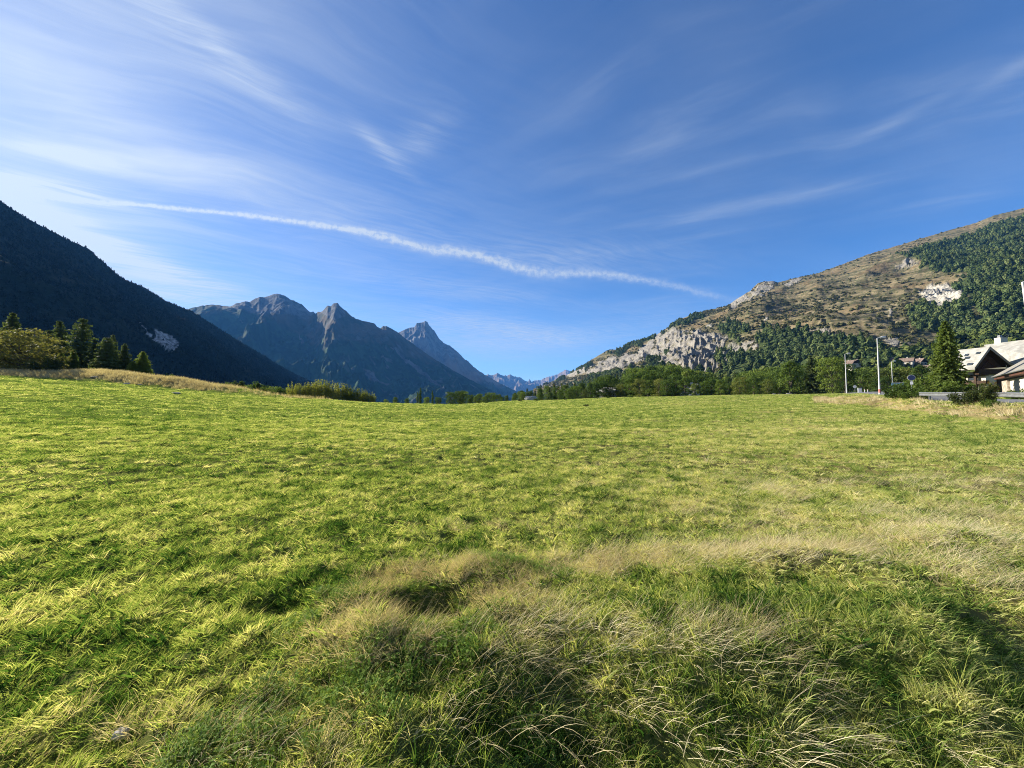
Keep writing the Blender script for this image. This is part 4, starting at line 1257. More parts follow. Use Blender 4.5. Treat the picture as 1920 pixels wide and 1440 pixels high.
SMALL = [(1590, 690, 9, 10, 4, 3.2, 0.5, 'rose roofed house directly behind the farthest street lamp'),
         (1604, 689, 8, 9, 3.5, 3.4, -0.4, 'house with a dark open gable next to the farthest street lamp'),
         (1672, 680, 6, 7, 2.5, 2.2, 0.3, 'pale roofed house just above the thin lamp'),
         (1700, 683, 7, 8, 2.5, 2.8, 0.6, 'rose roofed house between the thin lamp and the round sign'),
         (1722, 686, 8, 8, 3.0, 3.4, 0.2, 'largest rose roofed house with a dark gable near the big fir'),
         (1742, 697, 6, 6, 3, 2.2, 0.5, 'white sided house just before the big fir')]


def near_house(PX, PY):
    m = np.zeros(PX.shape, bool)
    for h_ in SMALL: m |= (np.abs(PX - h_[0]) < 11) & (PY > h_[1] - 7) & (PY < h_[1] + 9)
    return m


def acc_broad(x, y, z, PX, PY, sm, r):
    m = poly_soft(PX, PY, BROAD, 12, 0.04, 73) > .5
    return m & (fbm(PX * 0.05, PY * 0.09, 3, 201) < 0.22) & ~near_house(PX, PY)


bp_ = hill_points(RH, 40000, acc_broad, 22)[:8000]
scatter('hill_woodland', bp_ - [0, 0, .6], np.stack([bp_[:, 0] * 0, bp_[:, 0] * 0, r_.uniform(0, 6.28, len(bp_))], 1), rsv(len(bp_), r_, .5, 1.3), r_.integers(0, 2, len(bp_)), far_b, r_.uniform(0, 1, len(bp_)),
        'bright green leafy woodland along the foot of the hillside', 'woodland')


def acc_scrub(x, y, z, PX, PY, sm, r):
    m = poly_soft(PX, PY, FORESTS, 12, 0.04, 73) < .5
    ty2 = PY + PX * .18; band = fbm(PX * 0.012, ty2 * 0.10, 4, 202) + fbm(PX * 0.03, ty2 * 0.22, 3, 203) * .7
    dens = sstep(band, -.25, .30) * np.interp(PY, [400, 500, 540, 580, 640, 700], [.02, .06, .22, .75, 1, 1]) * np.interp(PX, [1000, 1260, 1300, 1500, 1900], [.5, .35, .7, 1, 1])
    return m & (r.uniform(0, 1, len(x)) < dens) & (sm(RH['rock']) < .5)


sc_p = [far_tree(320 + i, 3.0, 4.2, 60, m_scrub, 'round') for i in range(2)]
sp = hill_points(RH, 130000, acc_scrub, 23)[:45000]
scatter('hillside_scrub', sp - [0, 0, .3], np.stack([sp[:, 0] * 0, sp[:, 0] * 0, r_.uniform(0, 6.28, len(sp))], 1), rsv(len(sp), r_, .35, 1.25, 1.1), r_.integers(0, 2, len(sp)), sc_p, r_.uniform(0, 1, len(sp)),
        'olive scrub dotted in bands over the dry grassy hillside', 'scrub')

# woods of the dark mountain
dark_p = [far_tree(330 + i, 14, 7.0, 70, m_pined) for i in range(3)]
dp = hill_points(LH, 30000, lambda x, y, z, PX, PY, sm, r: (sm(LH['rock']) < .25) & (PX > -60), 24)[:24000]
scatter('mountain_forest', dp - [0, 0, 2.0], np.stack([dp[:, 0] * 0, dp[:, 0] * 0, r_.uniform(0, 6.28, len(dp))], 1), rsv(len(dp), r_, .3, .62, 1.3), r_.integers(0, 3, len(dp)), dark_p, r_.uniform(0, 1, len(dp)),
        'dark shaded forest cloaking the mountain on the left', 'forest')

# ------------------------------------------------------------------ grass
def clump(seed, nb, R, hlo, hhi, w, curl=0.6, lean=(0, 0), seg=3, spread=0.35, tilt0=0.0):
    r = np.random.default_rng(seed)
    V, Q, T, Hh, Br = [], [], [], [], []
    n = 0
    for i in range(nb):
        a = r.uniform(0, 6.283); rr = R * math.sqrt(r.uniform(0, 1))
        b = np.array([math.cos(a) * rr, math.sin(a) * rr, -0.01])
        h = r.uniform(hlo, hhi)
        da = a + r.normal() * 0.9
        out = np.array([math.cos(da), math.sin(da), 0]) * (tilt0 + spread * r.uniform(.2, 1.0)) + np.array([lean[0], lean[1], 0]) * r.uniform(.5, 1.2)
        d = np.array([0, 0, 1.0]) + out; d /= np.linalg.norm(d)
        sd = np.cross(d, [math.cos(da + 1.3), math.sin(da + 1.3), .2]); sd /= np.linalg.norm(sd) + 1e-9
        c = curl * r.uniform(.3, 1.3)
        p_ = b.copy(); ww = w * r.uniform(.6, 1.25); br = r.uniform()
        for s_ in range(seg + 1):
            t = s_ / seg
            wd = ww * (1 - t ** 1.6) * .5
            if s_ < seg:
                V += [p_ - sd * wd, p_ + sd * wd]; Hh += [t, t]; Br += [br, br]
            else:
                V.append(p_); Hh.append(1); Br.append(br)
            d2 = d + (out * 1.5 + np.array([0, 0, -1.0]) * .55) * c * (t + .25) / seg * 1.9
            d = d2 / np.linalg.norm(d2)
            p_ = p_ + d * h / seg
            if p_[2] < 0.005: p_[2] = 0.005
        for s_ in range(seg - 1): Q.append((n + 2 * s_, n + 2 * s_ + 1, n + 2 * s_ + 3, n + 2 * s_ + 2))
        T.append((n + 2 * seg - 2, n + 2 * seg - 1, n + 2 * seg)); n += 2 * seg + 1
    return V, Q, T, Hh, Br


def clump_mesh(name, mat, *a, **k):
    V, Q, T, Hh, Br = clump(*a, **k)
    return mesh_np(name, V, [np.array(Q), np.array(T)], [mat], {'h': Hh, 'br': Br})


def clover_mesh(seed, n, R, leaf, hlo, hhi):
    r = np.random.default_rng(seed)
    mb = MB(); h_ = []; b_ = []
    for i in range(n):
        a = r.uniform(0, 6.283); rr = R * math.sqrt(r.uniform()); h = r.uniform(hlo, hhi); br = r.uniform()
        c = np.array([math.cos(a) * rr, math.sin(a) * rr, h])
        tiltv = r.normal(size=2) * .35
        L = leaf * r.uniform(.6, 1.2)
        a0 = r.uniform(0, 6.28)
        for k in range(3):
            an = a0 + k * 2.094
            e = np.array([math.cos(an), math.sin(an), 0]); s_ = np.array([-e[1], e[0], 0])
            vv = np.array([c, c + e * L * .6 + s_ * L * .42, c + e * L, c + e * L * .6 - s_ * L * .42])
            vv[:, 2] += (vv[:, 0] - c[0]) * tiltv[0] + (vv[:, 1] - c[1]) * tiltv[1]
            mb.add(vv, [(0, 1, 2, 3)]); h_ += [1] * 4; b_ += [br] * 4
        bt = np.array([c[0] * .9, c[1] * .9, 0])
        mb.add(np.array([bt - [.0008, 0, 0], bt + [.0008, 0, 0], c + [.0008, 0, 0], c - [.0008, 0, 0]]), [(0, 1, 2, 3)]); h_ += [.2] * 4; b_ += [br] * 4
    return mesh_np('clover', np.concatenate(mb.v), [np.concatenate(mb.q)], [m_clover], {'h': h_, 'br': b_})


def ring(n, r0, r1, seed, a0=None, a1=None, power=1.0):
    r = np.random.default_rng(seed)
    if a0 is None:
        a1 = 1.55 if r1 <= 12 else (1.3 if r1 <= 30 else 1.12); a0 = -a1; n = int(n * a1 / 1.02)
    R_ = r0 + (r1 - r0) * r.uniform(0, 1, n) ** power if power != 1.0 else np.sqrt(r.uniform(r0 * r0, r1 * r1, n))
    A = r.uniform(a0, a1, n)
    return R_ * np.sin(A), R_ * np.cos(A), r


def tint_of(x, y, r, n):
    d = np.hypot(x, y)
    dark = fbm(x * 0.9, y * 1.1, 4, 120)
    big_ = fbm(x * 0.12, y * 0.2, 3, 121)
    t = 0.40 + dark * 0.34 + fbm(x * 2.9, y * 3.1, 3, 122) * 0.50 + fbm(x * 8.5, y * 8.5, 2, 124) * 0.34 * (1 - sstep(d, 12, 35)) + r.normal(0, .09, n) * (1 - sstep(d, 12, 35)) + big_ * 0.10 + dry_amount(x, y) * 0.26
    t = t + fbm(x * 0.07, y * 0.55, 3, 123) * 0.28 * sstep(d, 9, 18)
    t = t - 0.02 * (1 - sstep(d, 3, 4.5)) * sstep(x, -1.0, 0.3)         # lusher, darker grass by the bank's lip
    return np.clip(t + r.normal(0, .05, n), 0, 1)


PXYs = []
def lay(x, y, dz=0.0): return np.stack([x, y, gheight(x, y) + dz], 1)
def rots(n, r, t=.12, spin=None): return np.stack([r.normal(0, t, n), r.normal(0, t, n), r.uniform(0, 6.283, n) if spin is None else r.normal(spin, .55, n)], 1)


def not_road(x, y):
    d = np.full(x.shape, 99.0)
    for i in range(0, len(rl), 2):
        d = np.minimum(d, np.abs((x - rl[i, 0]) * nr[i, 0] + (y - rl[i, 1]) * nr[i, 1] - 4.6) + np.where(np.abs((x - rl[i, 0]) * tn[i, 0] + (y - rl[i, 1]) * tn[i, 1]) > 2.2, 99, 0))
    return d > 4.2


P_a = [clump_mesh('grass_clump', m_grass, 400 + i, 22, .048, .035, .105, .0064, 1.05, spread=1.0) for i in range(4)]
P_b = [clump_mesh('grass_clump', m_grass, 410 + i, 32, .10, .05, .13, .0105, 1.0, spread=1.0) for i in range(3)]
P_c = [clump_mesh('grass_clump', m_grass, 420 + i, 34, .22, .06, .16, .026, .9, seg=2, spread=.95) for i in range(3)]
P_l = [clump_mesh('grass_clump', m_grass, 430 + i, 18, .06, .13, .28, .0075, .9, spread=.5, seg=4) for i in range(3)]
P_w = [clump_mesh('leafy_weed', m_grass, 435 + i, 13, .05, .05, .12, .016, .9, spread=1.1) for i in range(2)]
protosG = P_a + P_b + P_c + P_l + P_w
xs, ys, ts, vs, ss = [], [], [], [], []


def put_g(x, y, r, v0, nv, lo, hi, keep=None, dt=0.0, cap=1.0):
    n = len(x)
    t = np.minimum(tint_of(x, y, r, n) + dt, cap)
    k = np.ones(n, bool) if keep is None else keep
    xs.append(x[k]); ys.append(y[k]); ts.append(t[k]); vs.append((v0 + r.integers(0, nv, n))[k]); ss.append(r.uniform(lo, hi, n)[k])


rg0 = np.random.default_rng(77)
x, y, r = ring(14500, 1.0, 4.6, 500); tall = 0.75 + 0.5 * sstep(fbm(x * .9, y * 1.1, 4, 120), .2, -.25)
put_g(x, y, r, 0, 4, .6, 1.15, r.uniform(0, 1, len(x)) > sstep(dry_amount(x, y), .5, .95) * .75)
x, y, r = ring(21000, 4.6, 10, 501); put_g(x, y, r, 0, 4, .8, 1.35)
x, y, r = ring(23000, 7, 26, 502); put_g(x, y, r, 4, 3, .75, 1.2)
x, y, r = ring(16000, 15, 30, 503); put_g(x, y, r, 4, 3, .9, 1.5)
x, y, r = ring(22000, 22, 70, 504); put_g(x, y, r, 7, 3, .7, 1.15, not_road(x, y) & ((bank_mask(x, y) < .4) | (fbm(x * .25, y * .25, 3, 141) < .2)))
x, y, r = ring(26000, 55, 150, 505); put_g(x, y, r, 7, 3, 1.0, 1.7, not_road(x, y) & (bank_mask(x, y) < .4))
gi_ = rg0.integers(0, 160, 1500); x, y, r = rl[gi_, 0] + rg0.normal(0, .55, 1500), rl[gi_, 1] + rg0.normal(0, .9, 1500), rg0; put_g(x, y, r, 7, 3, .9, 1.8)
# longer dark blades: by the lip, and in scattered tussocks
x, y, r = ring(2600, 1.0, 4.0, 506); put_g(x, y, r, 10, 3, .4, .85, (r.uniform(0, 1, len(x)) < .9 * (1 - sstep(y, 2.5, 3.3)) * sstep(x, -.9, 0)) | (fbm(x, y, 3, 130) > .32), 0.0, .72)
x, y, r = ring(9000, 3.5, 16, 507); put_g(x, y, r, 10, 3, .4, .75, fbm(x * .9, y * 1.1, 4, 120) < -.14, -.05, .42)
x, y, r = ring(14000, 12, 45, 508); put_g(x, y, r, 10, 3, .8, 1.4, fbm(x * .9, y * 1.1, 4, 120) < -.20, -.05, .42)
x, y, r = ring(5200, 1.0, 10, 509); put_g(x, y, r, 13, 2, .6, 1.3, fbm(x * .8, y * .8, 3, 131) > -.05, -.10, .6)
xs, ys, ts, vs, ss = map(np.concatenate, (xs, ys, ts, vs, ss))
rg = np.random.default_rng(9)
scatter('meadow_grass', lay(xs, ys), rots(len(xs), rg, .10), np.stack([ss, ss, ss * rg.uniform(.40, 1.15, len(ss)) * (1 + .5 * fbm(xs * 5.5, ys * 5.5, 2, 125))], 1), vs, protosG, ts, 'short sunlit green meadow grass covering the whole field', 'grass')

# straw: combed by the wind to the right on the right, tangled near the hollow
S_a = [clump_mesh('straw_clump', m_straw, 440 + i, 20, .07, .09, .24, .0036, .9, spread=1.0, seg=4) for i in range(3)]
S_b = [clump_mesh('straw_clump', m_straw, 450 + i, 24, .16, .14, .40, .0027, .45, lean=(1.1, -.3), spread=.8, seg=4) for i in range(2)]
S_c = [clump_mesh('straw_clump', m_straw, 460 + i, 26, .30, .25, .55, .022, .6, spread=.4, seg=3) for i in range(2)]
xs, ys, ts, vs, ss, spn = [], [], [], [], [], []


def put_s(x, y, r, v, lo, hi, k, t0=.45, spin=None):
    n = len(x)
    xs.append(x[k]); ys.append(y[k]); vs.append(np.asarray(v)[k] if np.ndim(v) else np.full(k.sum(), v)); ss.append(r.uniform(lo, hi, n)[k])
    ts.append(np.clip(t0 + fbm(x, y, 3, 140)[k] * .5 + r.normal(0, .12, n)[k], 0, 1)); spn.append((r.uniform(0, 6.28, n) if spin is None else r.normal(spin, .55, n))[k])


x, y, r = ring(16000, 1.2, 9, 520); dr = dry_amount(x, y)
put_s(x, y, r, r.integers(0, 3, len(x)), .40, .85, r.uniform(0, 1, len(x)) < sstep(dr, .5, .95) * .40)
x, y, r = ring(4500, 2.6, 12, 521, .15, 1.05); dr = dry_amount(x, y)
put_s(x, y, r, r.integers(3, 5, len(x)), .5, 1.0, r.uniform(0, 1, len(x)) < sstep(dr, .5, .95) * .3, .65, 0.0)
for i, (sx, sy, ax, ay, cnt_, typ) in enumerate([(-1.15, 3.2, .16, .35, 260, 0), (-.95, 2.62, .22, .14, 240, 0), (-.75, 3.75, .36, .13, 340, 0), (.02, 3.15, .22, .28, 300, 0), (-.25, 3.5, .2, .2, 120, 0), (.65, 3.95, .45, .20, 420, 0), (1.35, 4.3, .4, .2, 160, 1),
        (.15, 2.75, .35, .12, 120, 1), (1.4, 2.75, .32, .12, 150, 1), (3.0, 4.15, .55, .17, 420, 1), (2.2, 4.0, .3, .12, 110, 1), (6.2, 5.4, .7, .45, 420, 1), (5.0, 4.6, .5, .25, 220, 1), (4.2, 3.4, .35, .2, 110, 1), (-1.9, 2.0, .55, .16, 230, 0), (-1.1, 1.9, .3, .1, 70, 0), (2.6, 6.2, .9, .3, 180, 0), (4.5, 8.0, 1.6, .4, 260, 0), (1.9, 7.5, 1.0, .25, 110, 0), (-.5, 5.2, .6, .15, 60, 0), (8.5, 7.5, 1.2, .6, 260, 1)]):
    r = np.random.default_rng(600 + i); cnt_ = int(cnt_ * (.34 if typ else (.62 if sy > 2.5 else .22)))
    x, y = r.normal(sx, ax, cnt_), r.normal(sy, ay, cnt_)
    put_s(x, y, r, r.integers(3, 5, cnt_) if typ else r.integers(0, 3, cnt_), .45, .9, np.hypot(x, y) > .9, .62 if typ else .46, 0.0 if typ else None)
x, y, r = ring(900, 1.1, 3.2, 523, -1.0, -.15); put_s(x, y, r, r.integers(0, 5, len(x)), .5, .9, (dry_amount(x, y) > .25) & (r.uniform(0, 1, len(x)) < .35), .55, 0.0)
x, y, r = ring(700, 2.0, 3.2, 524, -.2, 1.0); put_s(x, y, r, r.integers(3, 5, len(x)), .6, 1.0, r.uniform(0, 1, len(x)) < .13, .75, -.9)
x, y, r = ring(9000, 9, 40, 522); dr = dry_amount(x, y)
put_s(x, y, r, r.integers(0, 3, len(x)), .9, 1.5, r.uniform(0, 1, len(x)) < sstep(dr, .55, .95) * .6)
x, y, r = ring(60000, 20, 84, 525, -1.05, 1.05); bm = bank_mask(x, y)
put_s(x, y, r, r.integers(5, 7, len(x)), .3, .95, (r.uniform(0, 1, len(x)) < bm * .36 * sstep(fbm(x * .25, y * .25, 3, 141), -.3, .15)) & not_road(x, y), .6)
x, y, r = ring(60000, 66, 132, 526, -1.05, -.30); bm = bank_mask(x, y)
put_s(x, y, r, r.integers(5, 7, len(x)), .5, 1.5, (r.uniform(0, 1, len(x)) < bm * .5), .3)
xs, ys, ts, vs, ss, spn = map(np.concatenate, (xs, ys, ts, vs, ss, spn))
scatter('dry_grass', lay(xs, ys), np.stack([rg.normal(0, .1, len(xs)), rg.normal(0, .1, len(xs)), spn], 1), np.stack([ss, ss, ss], 1), vs, S_a + S_b + S_c, ts, 'tan dry grass in tangled tussocks, combed over and along the banks', 'dry grass')

# clover and small leaves near the lip
C_ = [clover_mesh(470 + i, 40, .09, .011, .02, .075) for i in range(3)]
x, y, r = ring(4200, 1.0, 4.2, 530); cn = fbm(x * 1.4, y * 1.4, 3, 150)
k = (r.uniform(0, 1, len(x)) < sstep(cn + .25 * (1 - sstep(y, 2.0, 3.2)) - .1 * sstep(x, .5, 1.5), .05, .35)) & (np.abs(x + .55) < 1.1)
x, y = x[k], y[k]; n = len(x)
s1 = r.uniform(.5, 1.0, n)
scatter('clover', lay(x, y, .015), rots(n, r, .12), np.stack([s1, s1, s1], 1), r.integers(0, 3, n), C_, np.clip(.4 + cn[k] * .6 + r.normal(0, .1, n), 0, 1), 'small round clover leaves among the nearest grass', 'clover')

# ------------------------------------------------------------------ street furniture
def empty(name, loc, rz, label, cat, group=None):
    o_ = bpy.data.objects.new(name, None); COL.objects.link(o_); o_.location = loc; o_.rotation_euler = (0, 0, rz)
    o_['label'] = label; o_['category'] = cat
    if group: o_['group'] = group
    return o_


m_lamp = plain('pale_painted_steel', (0.42, 0.42, 0.40), (0.5, 0.5, 0.48), 3, 0.45, 0.4)
m_galv = plain('galvanised_steel', (0.13, 0.135, 0.14), (0.22, 0.225, 0.23), 5, 0.42, 0.5, metal=0.35)
m_glass = plain('lamp_glass', (0.75, 0.75, 0.7), (0.8, 0.8, 0.78), 4, 0.25, 0.5)
m_blue = plain('sign_blue', (0.014, 0.022, 0.06), (0.02, 0.03, 0.08), 5, 0.5)
m_lblue = plain('direction_board_blue', (0.10, 0.20, 0.26), (0.15, 0.27, 0.33), 5, 0.5)
m_white = plain('sign_white', (0.45, 0.45, 0.46), (0.55, 0.55, 0.55), 5, 0.5)
m_red = plain('reflector_red', (0.36, 0.12, 0.11), (0.45, 0.18, 0.16), 5, 0.5)


def lamp(px, topy, Y, label, band=False, tilt=0.0):
    b = at(px, Y)
    H = EYE + uv_dir(px, topy)[1] * Y - b[2]
    L = empty('street_lamp', b, 0, label, 'street lamp', 'street lamps along the road')
    L.rotation_euler = (0, -tilt, 0)
    MB().tube([(0, 0, -.3), (0, 0, .9), (0, 0, 1.0), (0, 0, H)], [.13, .12, .10, .055], 10).build('pole', m_lamp, L, True)
    k = math.atan2(-tn[0][0], tn[0][1])
    h = MB().tube([(0, 0, H - .02), (.35, -.05, H + .10)], [.045, .04], 8)
    h.add(*tube([(.30, -.05, H + .09), (.62, -.08, H + .14), (1.0, -.12, H + .17), (1.12, -.13, H + .17)], [.05, .15, .14, .05], 8))
    hd = h.build('lamp_head', m_lamp, L, True)
    MB().box((.48, -.18, H + .00), (.98, .02, H + .035)).build('lamp_glass', m_glass, hd)
    if band: MB().tube([(0, 0, .25), (0, 0, .75)], [.135, .13], 10).build('reflective_band', m_red, L)
    return L


lamp(1588, 664, 85, 'white street lamp farthest left along the road, before the round tree')
lamp(1650, 634, 55, 'tallest white street lamp in the middle, standing at the road bend', True)
lamp(1675, 678, 104, 'thin distant street lamp beside the blue road sign')
lamp(1949, 528, 24.4, 'nearest street lamp, only its top showing at the right edge', tilt=rad(4.2))

# guardrail
G = [np.array([*spline([(22.2, -2), (26.6, 9.0), (31.2, 22.0), (37.2, 35.2)], 40)[i]]) for i in range(40)]
G = np.array(G); gzv = gheight(G[:, 0], G[:, 1]); gzv = np.convolve(np.pad(gzv, 3, 'edge'), np.ones(7) / 7, 'valid')
gt = np.gradient(G, axis=0); gt /= np.linalg.norm(gt, axis=1)[:, None]; gn = np.stack([gt[:, 1], -gt[:, 0]], 1)
GRL = empty('guardrail', (float(G[20, 0]), float(G[20, 1]), float(gzv[20])), 0, 'grey steel guardrail on posts along the road at the top of the bank', 'guardrail')
prof = [(.0, .78), (.05, .75), (.05, .70), (.0, .655), (.0, .595), (.05, .55), (.05, .50), (.0, .46)]
V = []
for off in (0.0, 0.012):
    for a, z in prof:
        V.append(np.stack([G[:, 0] - gn[:, 0] * (a - off) - G[20, 0], G[:, 1] - gn[:, 1] * (a - off) - G[20, 1], gzv + z - gzv[20]], 1))
V = np.stack(V)
link('rail', mesh_np('rail', V.reshape(-1, 3), [grid_faces(len(V), 40)], [m_galv]), parent=GRL)
pm = MB().box((.03, -.05, -.4), (.14, .05, .72)).mesh('post', m_galv)
for i in range(1, 40, 3):
    p_ = link('post', pm, parent=GRL)
    p_.location = (G[i, 0] - G[20, 0], G[i, 1] - G[20, 1], gzv[i] - gzv[20]); p_.rotation_euler = (0, 0, math.atan2(gn[i, 1], gn[i, 0]))


def disc(mb, r, y, z, th=.03, n=24, x=0):
    p = [(x + math.cos(2 * math.pi * i / n) * r, y, z + math.sin(2 * math.pi * i / n) * r) for i in range(n)]
    return mb.prism(p, (0, th, 0))


b = at(1711, 47)
S = empty('road_sign', b, rad(-38), 'round dark blue road sign with a white plate under it on a thin post', 'road sign')
MB().tube([(0, .05, -.3), (0, .05, 2.75)], [.03, .03], 8).build('post', m_galv, S)
fr = disc(MB(), .345, 0, 2.45).build('rim', m_white, S)
disc(MB(), .32, -.006, 2.45, .01).build('round_panel', m_blue, S)
MB().box((-.13, -.01, 1.62), (.13, .02, 1.98)).build('lower_plate', m_white, S)
b = at(1688, 62)
S = empty('direction_sign', b, rad(-30), 'wide pale blue direction board on two posts beside the road', 'road sign')
for x_p in (-.35, .35): MB().tube([(x_p, .06, -.3), (x_p, .06, 1.8)], [.035, .035], 8).build('post', m_galv, S)
MB().box((-.98, -.02, 1.25), (.98, .02, 1.78)).build('board', m_lblue, S)
MB().box((-.98, -.026, 1.72), (.98, -.021, 1.78)).build('white_edge', m_white, S)
b = at(1604, 82)
S = empty('road_sign', b, rad(-30), 'small pale sign on a short post, past the farthest street lamp', 'road sign')
MB().tube([(0, .05, -.3), (0, .05, 1.5)], [.035, .035], 8).build('post', m_galv, S)
disc(MB(), .30, 0, 1.35).build('round_panel', m_white, S)
b = at(1613, 80)
S = empty('utility_cabinet', b, rad(-30), 'small white roadside cabinet between the farthest and the tallest lamp', 'cabinet')
MB().box((-.3, -.2, -.1), (.3, .2, 1.0)).build('body', m_white, S)
MB().box((-.34, -.24, 1.0), (.34, .24, 1.06)).build('lid', m_galv, S)
MB().box((.22, -.215, .45), (.25, -.2, .6)).build('handle', m_galv, S)
for px, Y, lab in [(1622, 78, 'low white road marker post before the tallest lamp'), (1628, 77, 'second low white marker post, nearer the tallest lamp')]:
    b = at(px, Y)
    S = empty('marker_post', b, 0, lab, 'marker post', 'marker posts at the road edge')
    MB().tube([(0, 0, -.1), (0, 0, .62)], [.06, .055], 8).build('post', m_white, S)
    MB().tube([(0, 0, .62), (0, 0, .72)], [.057, .045], 8).build('cap', m_red, S)

# ------------------------------------------------------------------ houses
m_wall = plain('cream_render', (0.42, 0.385, 0.31), (0.52, 0.48, 0.40), 1.5, 0.9)
m_wood = plain('dark_boards', (0.030, 0.018, 0.012), (0.055, 0.033, 0.02), 4, 0.8)
m_fascia = plain('red_brown_boards', (0.055, 0.024, 0.016), (0.09, 0.04, 0.026), 3, 0.7)
m_stone = plain('rubble_stone', (0.16, 0.13, 0.10), (0.42, 0.36, 0.30), 2.2, 0.9, bstr=.6, bdist=.08)
m_pane = plain('window_pane', (0.02, 0.025, 0.03), (0.04, 0.05, 0.06), 2, 0.12, 0.5)
m_rooft = None


def roofmat(name, c1, c2, rowh=.35, warm=0.0):
    m, M = mat_new(name)
    tc = M.node('ShaderNodeTexCoord').outputs['Object']
    wv = M.node('ShaderNodeTexWave', wave_type='BANDS', bands_direction='Z', wave_profile='SAW'); M.l.new(tc, wv.inputs[0]); wv.inputs['Scale'].default_value = 1.0 / rowh / 6.28 * 2
    wv.inputs['Distortion'].default_value = .4
    n = M.noise(tc, .9, 6, .65); n2 = M.noise(tc, 5, 3, .6)
    c = M.mix(M.ramp(n, .3, .7), c1, c2)
    c = M.mix(M.math('MULTIPLY', M.ramp(n2, .5, .8), .3), c, tuple(v * .6 for v in c1))
    c = M.mix(M.math('MULTIPLY', wv.outputs['Fac'], .18), c, tuple(v * .45 for v in c1))
    finish(M, bsdf(M, c, .75, .25, wv.outputs['Fac'], .5, .05))
    return m


m_roofw = roofmat('pale_larch_shingles', (0.20, 0.195, 0.175), (0.34, 0.33, 0.30))
m_roofg = roofmat('weathered_shingles', (0.16, 0.148, 0.125), (0.26, 0.24, 0.205))
m_roofr = roofmat('rose_roof_tiles', (0.135, 0.088, 0.068), (0.22, 0.165, 0.13))

# chalet with the dark gable
Y0 = 68.5
ap, el, er = P(1856, 650, Y0), P(1827, 690, Y0), P(1898, 684, Y0)
gzc = 3.3
O = np.array([85.3, Y0 + .8, gzc])
CH = empty('chalet', O, 0, 'big chalet with a dark timber gable, pale shingle roofs and white walls', 'house')
def L_(p): return np.array(p, float) - O
rdir = np.array([0.25, 6.3, 0.15])
rf = MB()
th = np.array([0, 0, -.28])
rf.prism([L_(ap), L_(el), L_(el) + rdir, L_(ap) + rdir], th)
rf.prism([L_(ap) + [0.02, 0, 0], L_(er), L_(er) + rdir, L_(ap) + rdir + [0.02, 0, 0]], th)
roof = rf.build('roof', m_roofw, CH)
so = MB(); so.prism([L_(ap) + [0, .02, -.30], L_(el) + [.1, .02, -.30], L_(el) + rdir + [.1, 0, -.30], L_(ap) + rdir + [0, 0, -.30]], (0, 0, -.06))
so.prism([L_(ap) + [.02, .02, -.30], L_(er) + [-.1, .02, -.30], L_(er) + rdir + [-.1, 0, -.30], L_(ap) + rdir + [.02, 0, -.30]], (0, 0, -.06))
so.build('soffit', m_wood, roof)
# verge boards
vb = MB()
vb.prism([L_(ap) + [0, -.06, .05], L_(el) + [0, -.06, .05], L_(el) + [0, -.06, -.42], L_(ap) + [0, -.06, -.5]], (0, .055, 0))
vb.prism([L_(ap) + [.01, -.06, .05], L_(er) + [0, -.06, .05], L_(er) + [0, -.06, -.42], L_(ap) + [.01, -.06, -.5]], (0, .055, 0))
vb.build('verge_board', m_roofg, roof)
# snow-stop / skylight pieces on the lit slope
e1 = (L_(el) - L_(ap))
for a_, b_, w_ in ((.25, 1.6, 1.3), (.45, 4.0, 1.6), (.78, 1.4, 1.8), (.3, 5.2, 1.2)):
    c0 = L_(ap) + e1 * a_ + rdir * (b_ / 13) + [0, 0, .02]
    s1 = MB().prism([c0, c0 + e1 * .08, c0 + e1 * .08 + rdir * (w_ / 13), c0 + rdir * (w_ / 13)], (-.02, 0, .14))
    s1.build('skylight', m_pane, roof)
# main cross roof behind
k1, k2, k3, k4 = P(1846, 646.5, 77), P(1990, 628, 66), P(1990, 674, 60), P(1894, 683, 69.6)
cr_ = MB(); cr_.prism([L_(k1), L_(k4), L_(k3), L_(k2)], (0, 0, -.25))
cr_.prism([L_(k1) + [0, .02, 0], L_(k2) + [0, .02, 0], L_(k2) + [5, 6, -4.5], L_(k1) + [5, 6, -4.5]], (0, 0, -.25))
cr_.build('cross_roof', m_roofw, CH)
ch = MB().box((-.7, -.5, -.8), (.7, .5, 1.0)); c_ = P(1877, 643, 75)
cho = ch.build('chimney', m_wall, roof); cho.location = L_(c_)
cw = MB().tube([(-.2, 0, 1.0), (-.2, 0, 1.5)], [.35, .3], 8).tube([(.5, 0, 1.3), (2.0, 0, 1.9)], [.04, .03], 5).tube([(.7, 0, .9), (1.6, 0, 1.5)], [.03, .03], 5).build('aerial', m_galv, CH); cw.location = L_(c_)
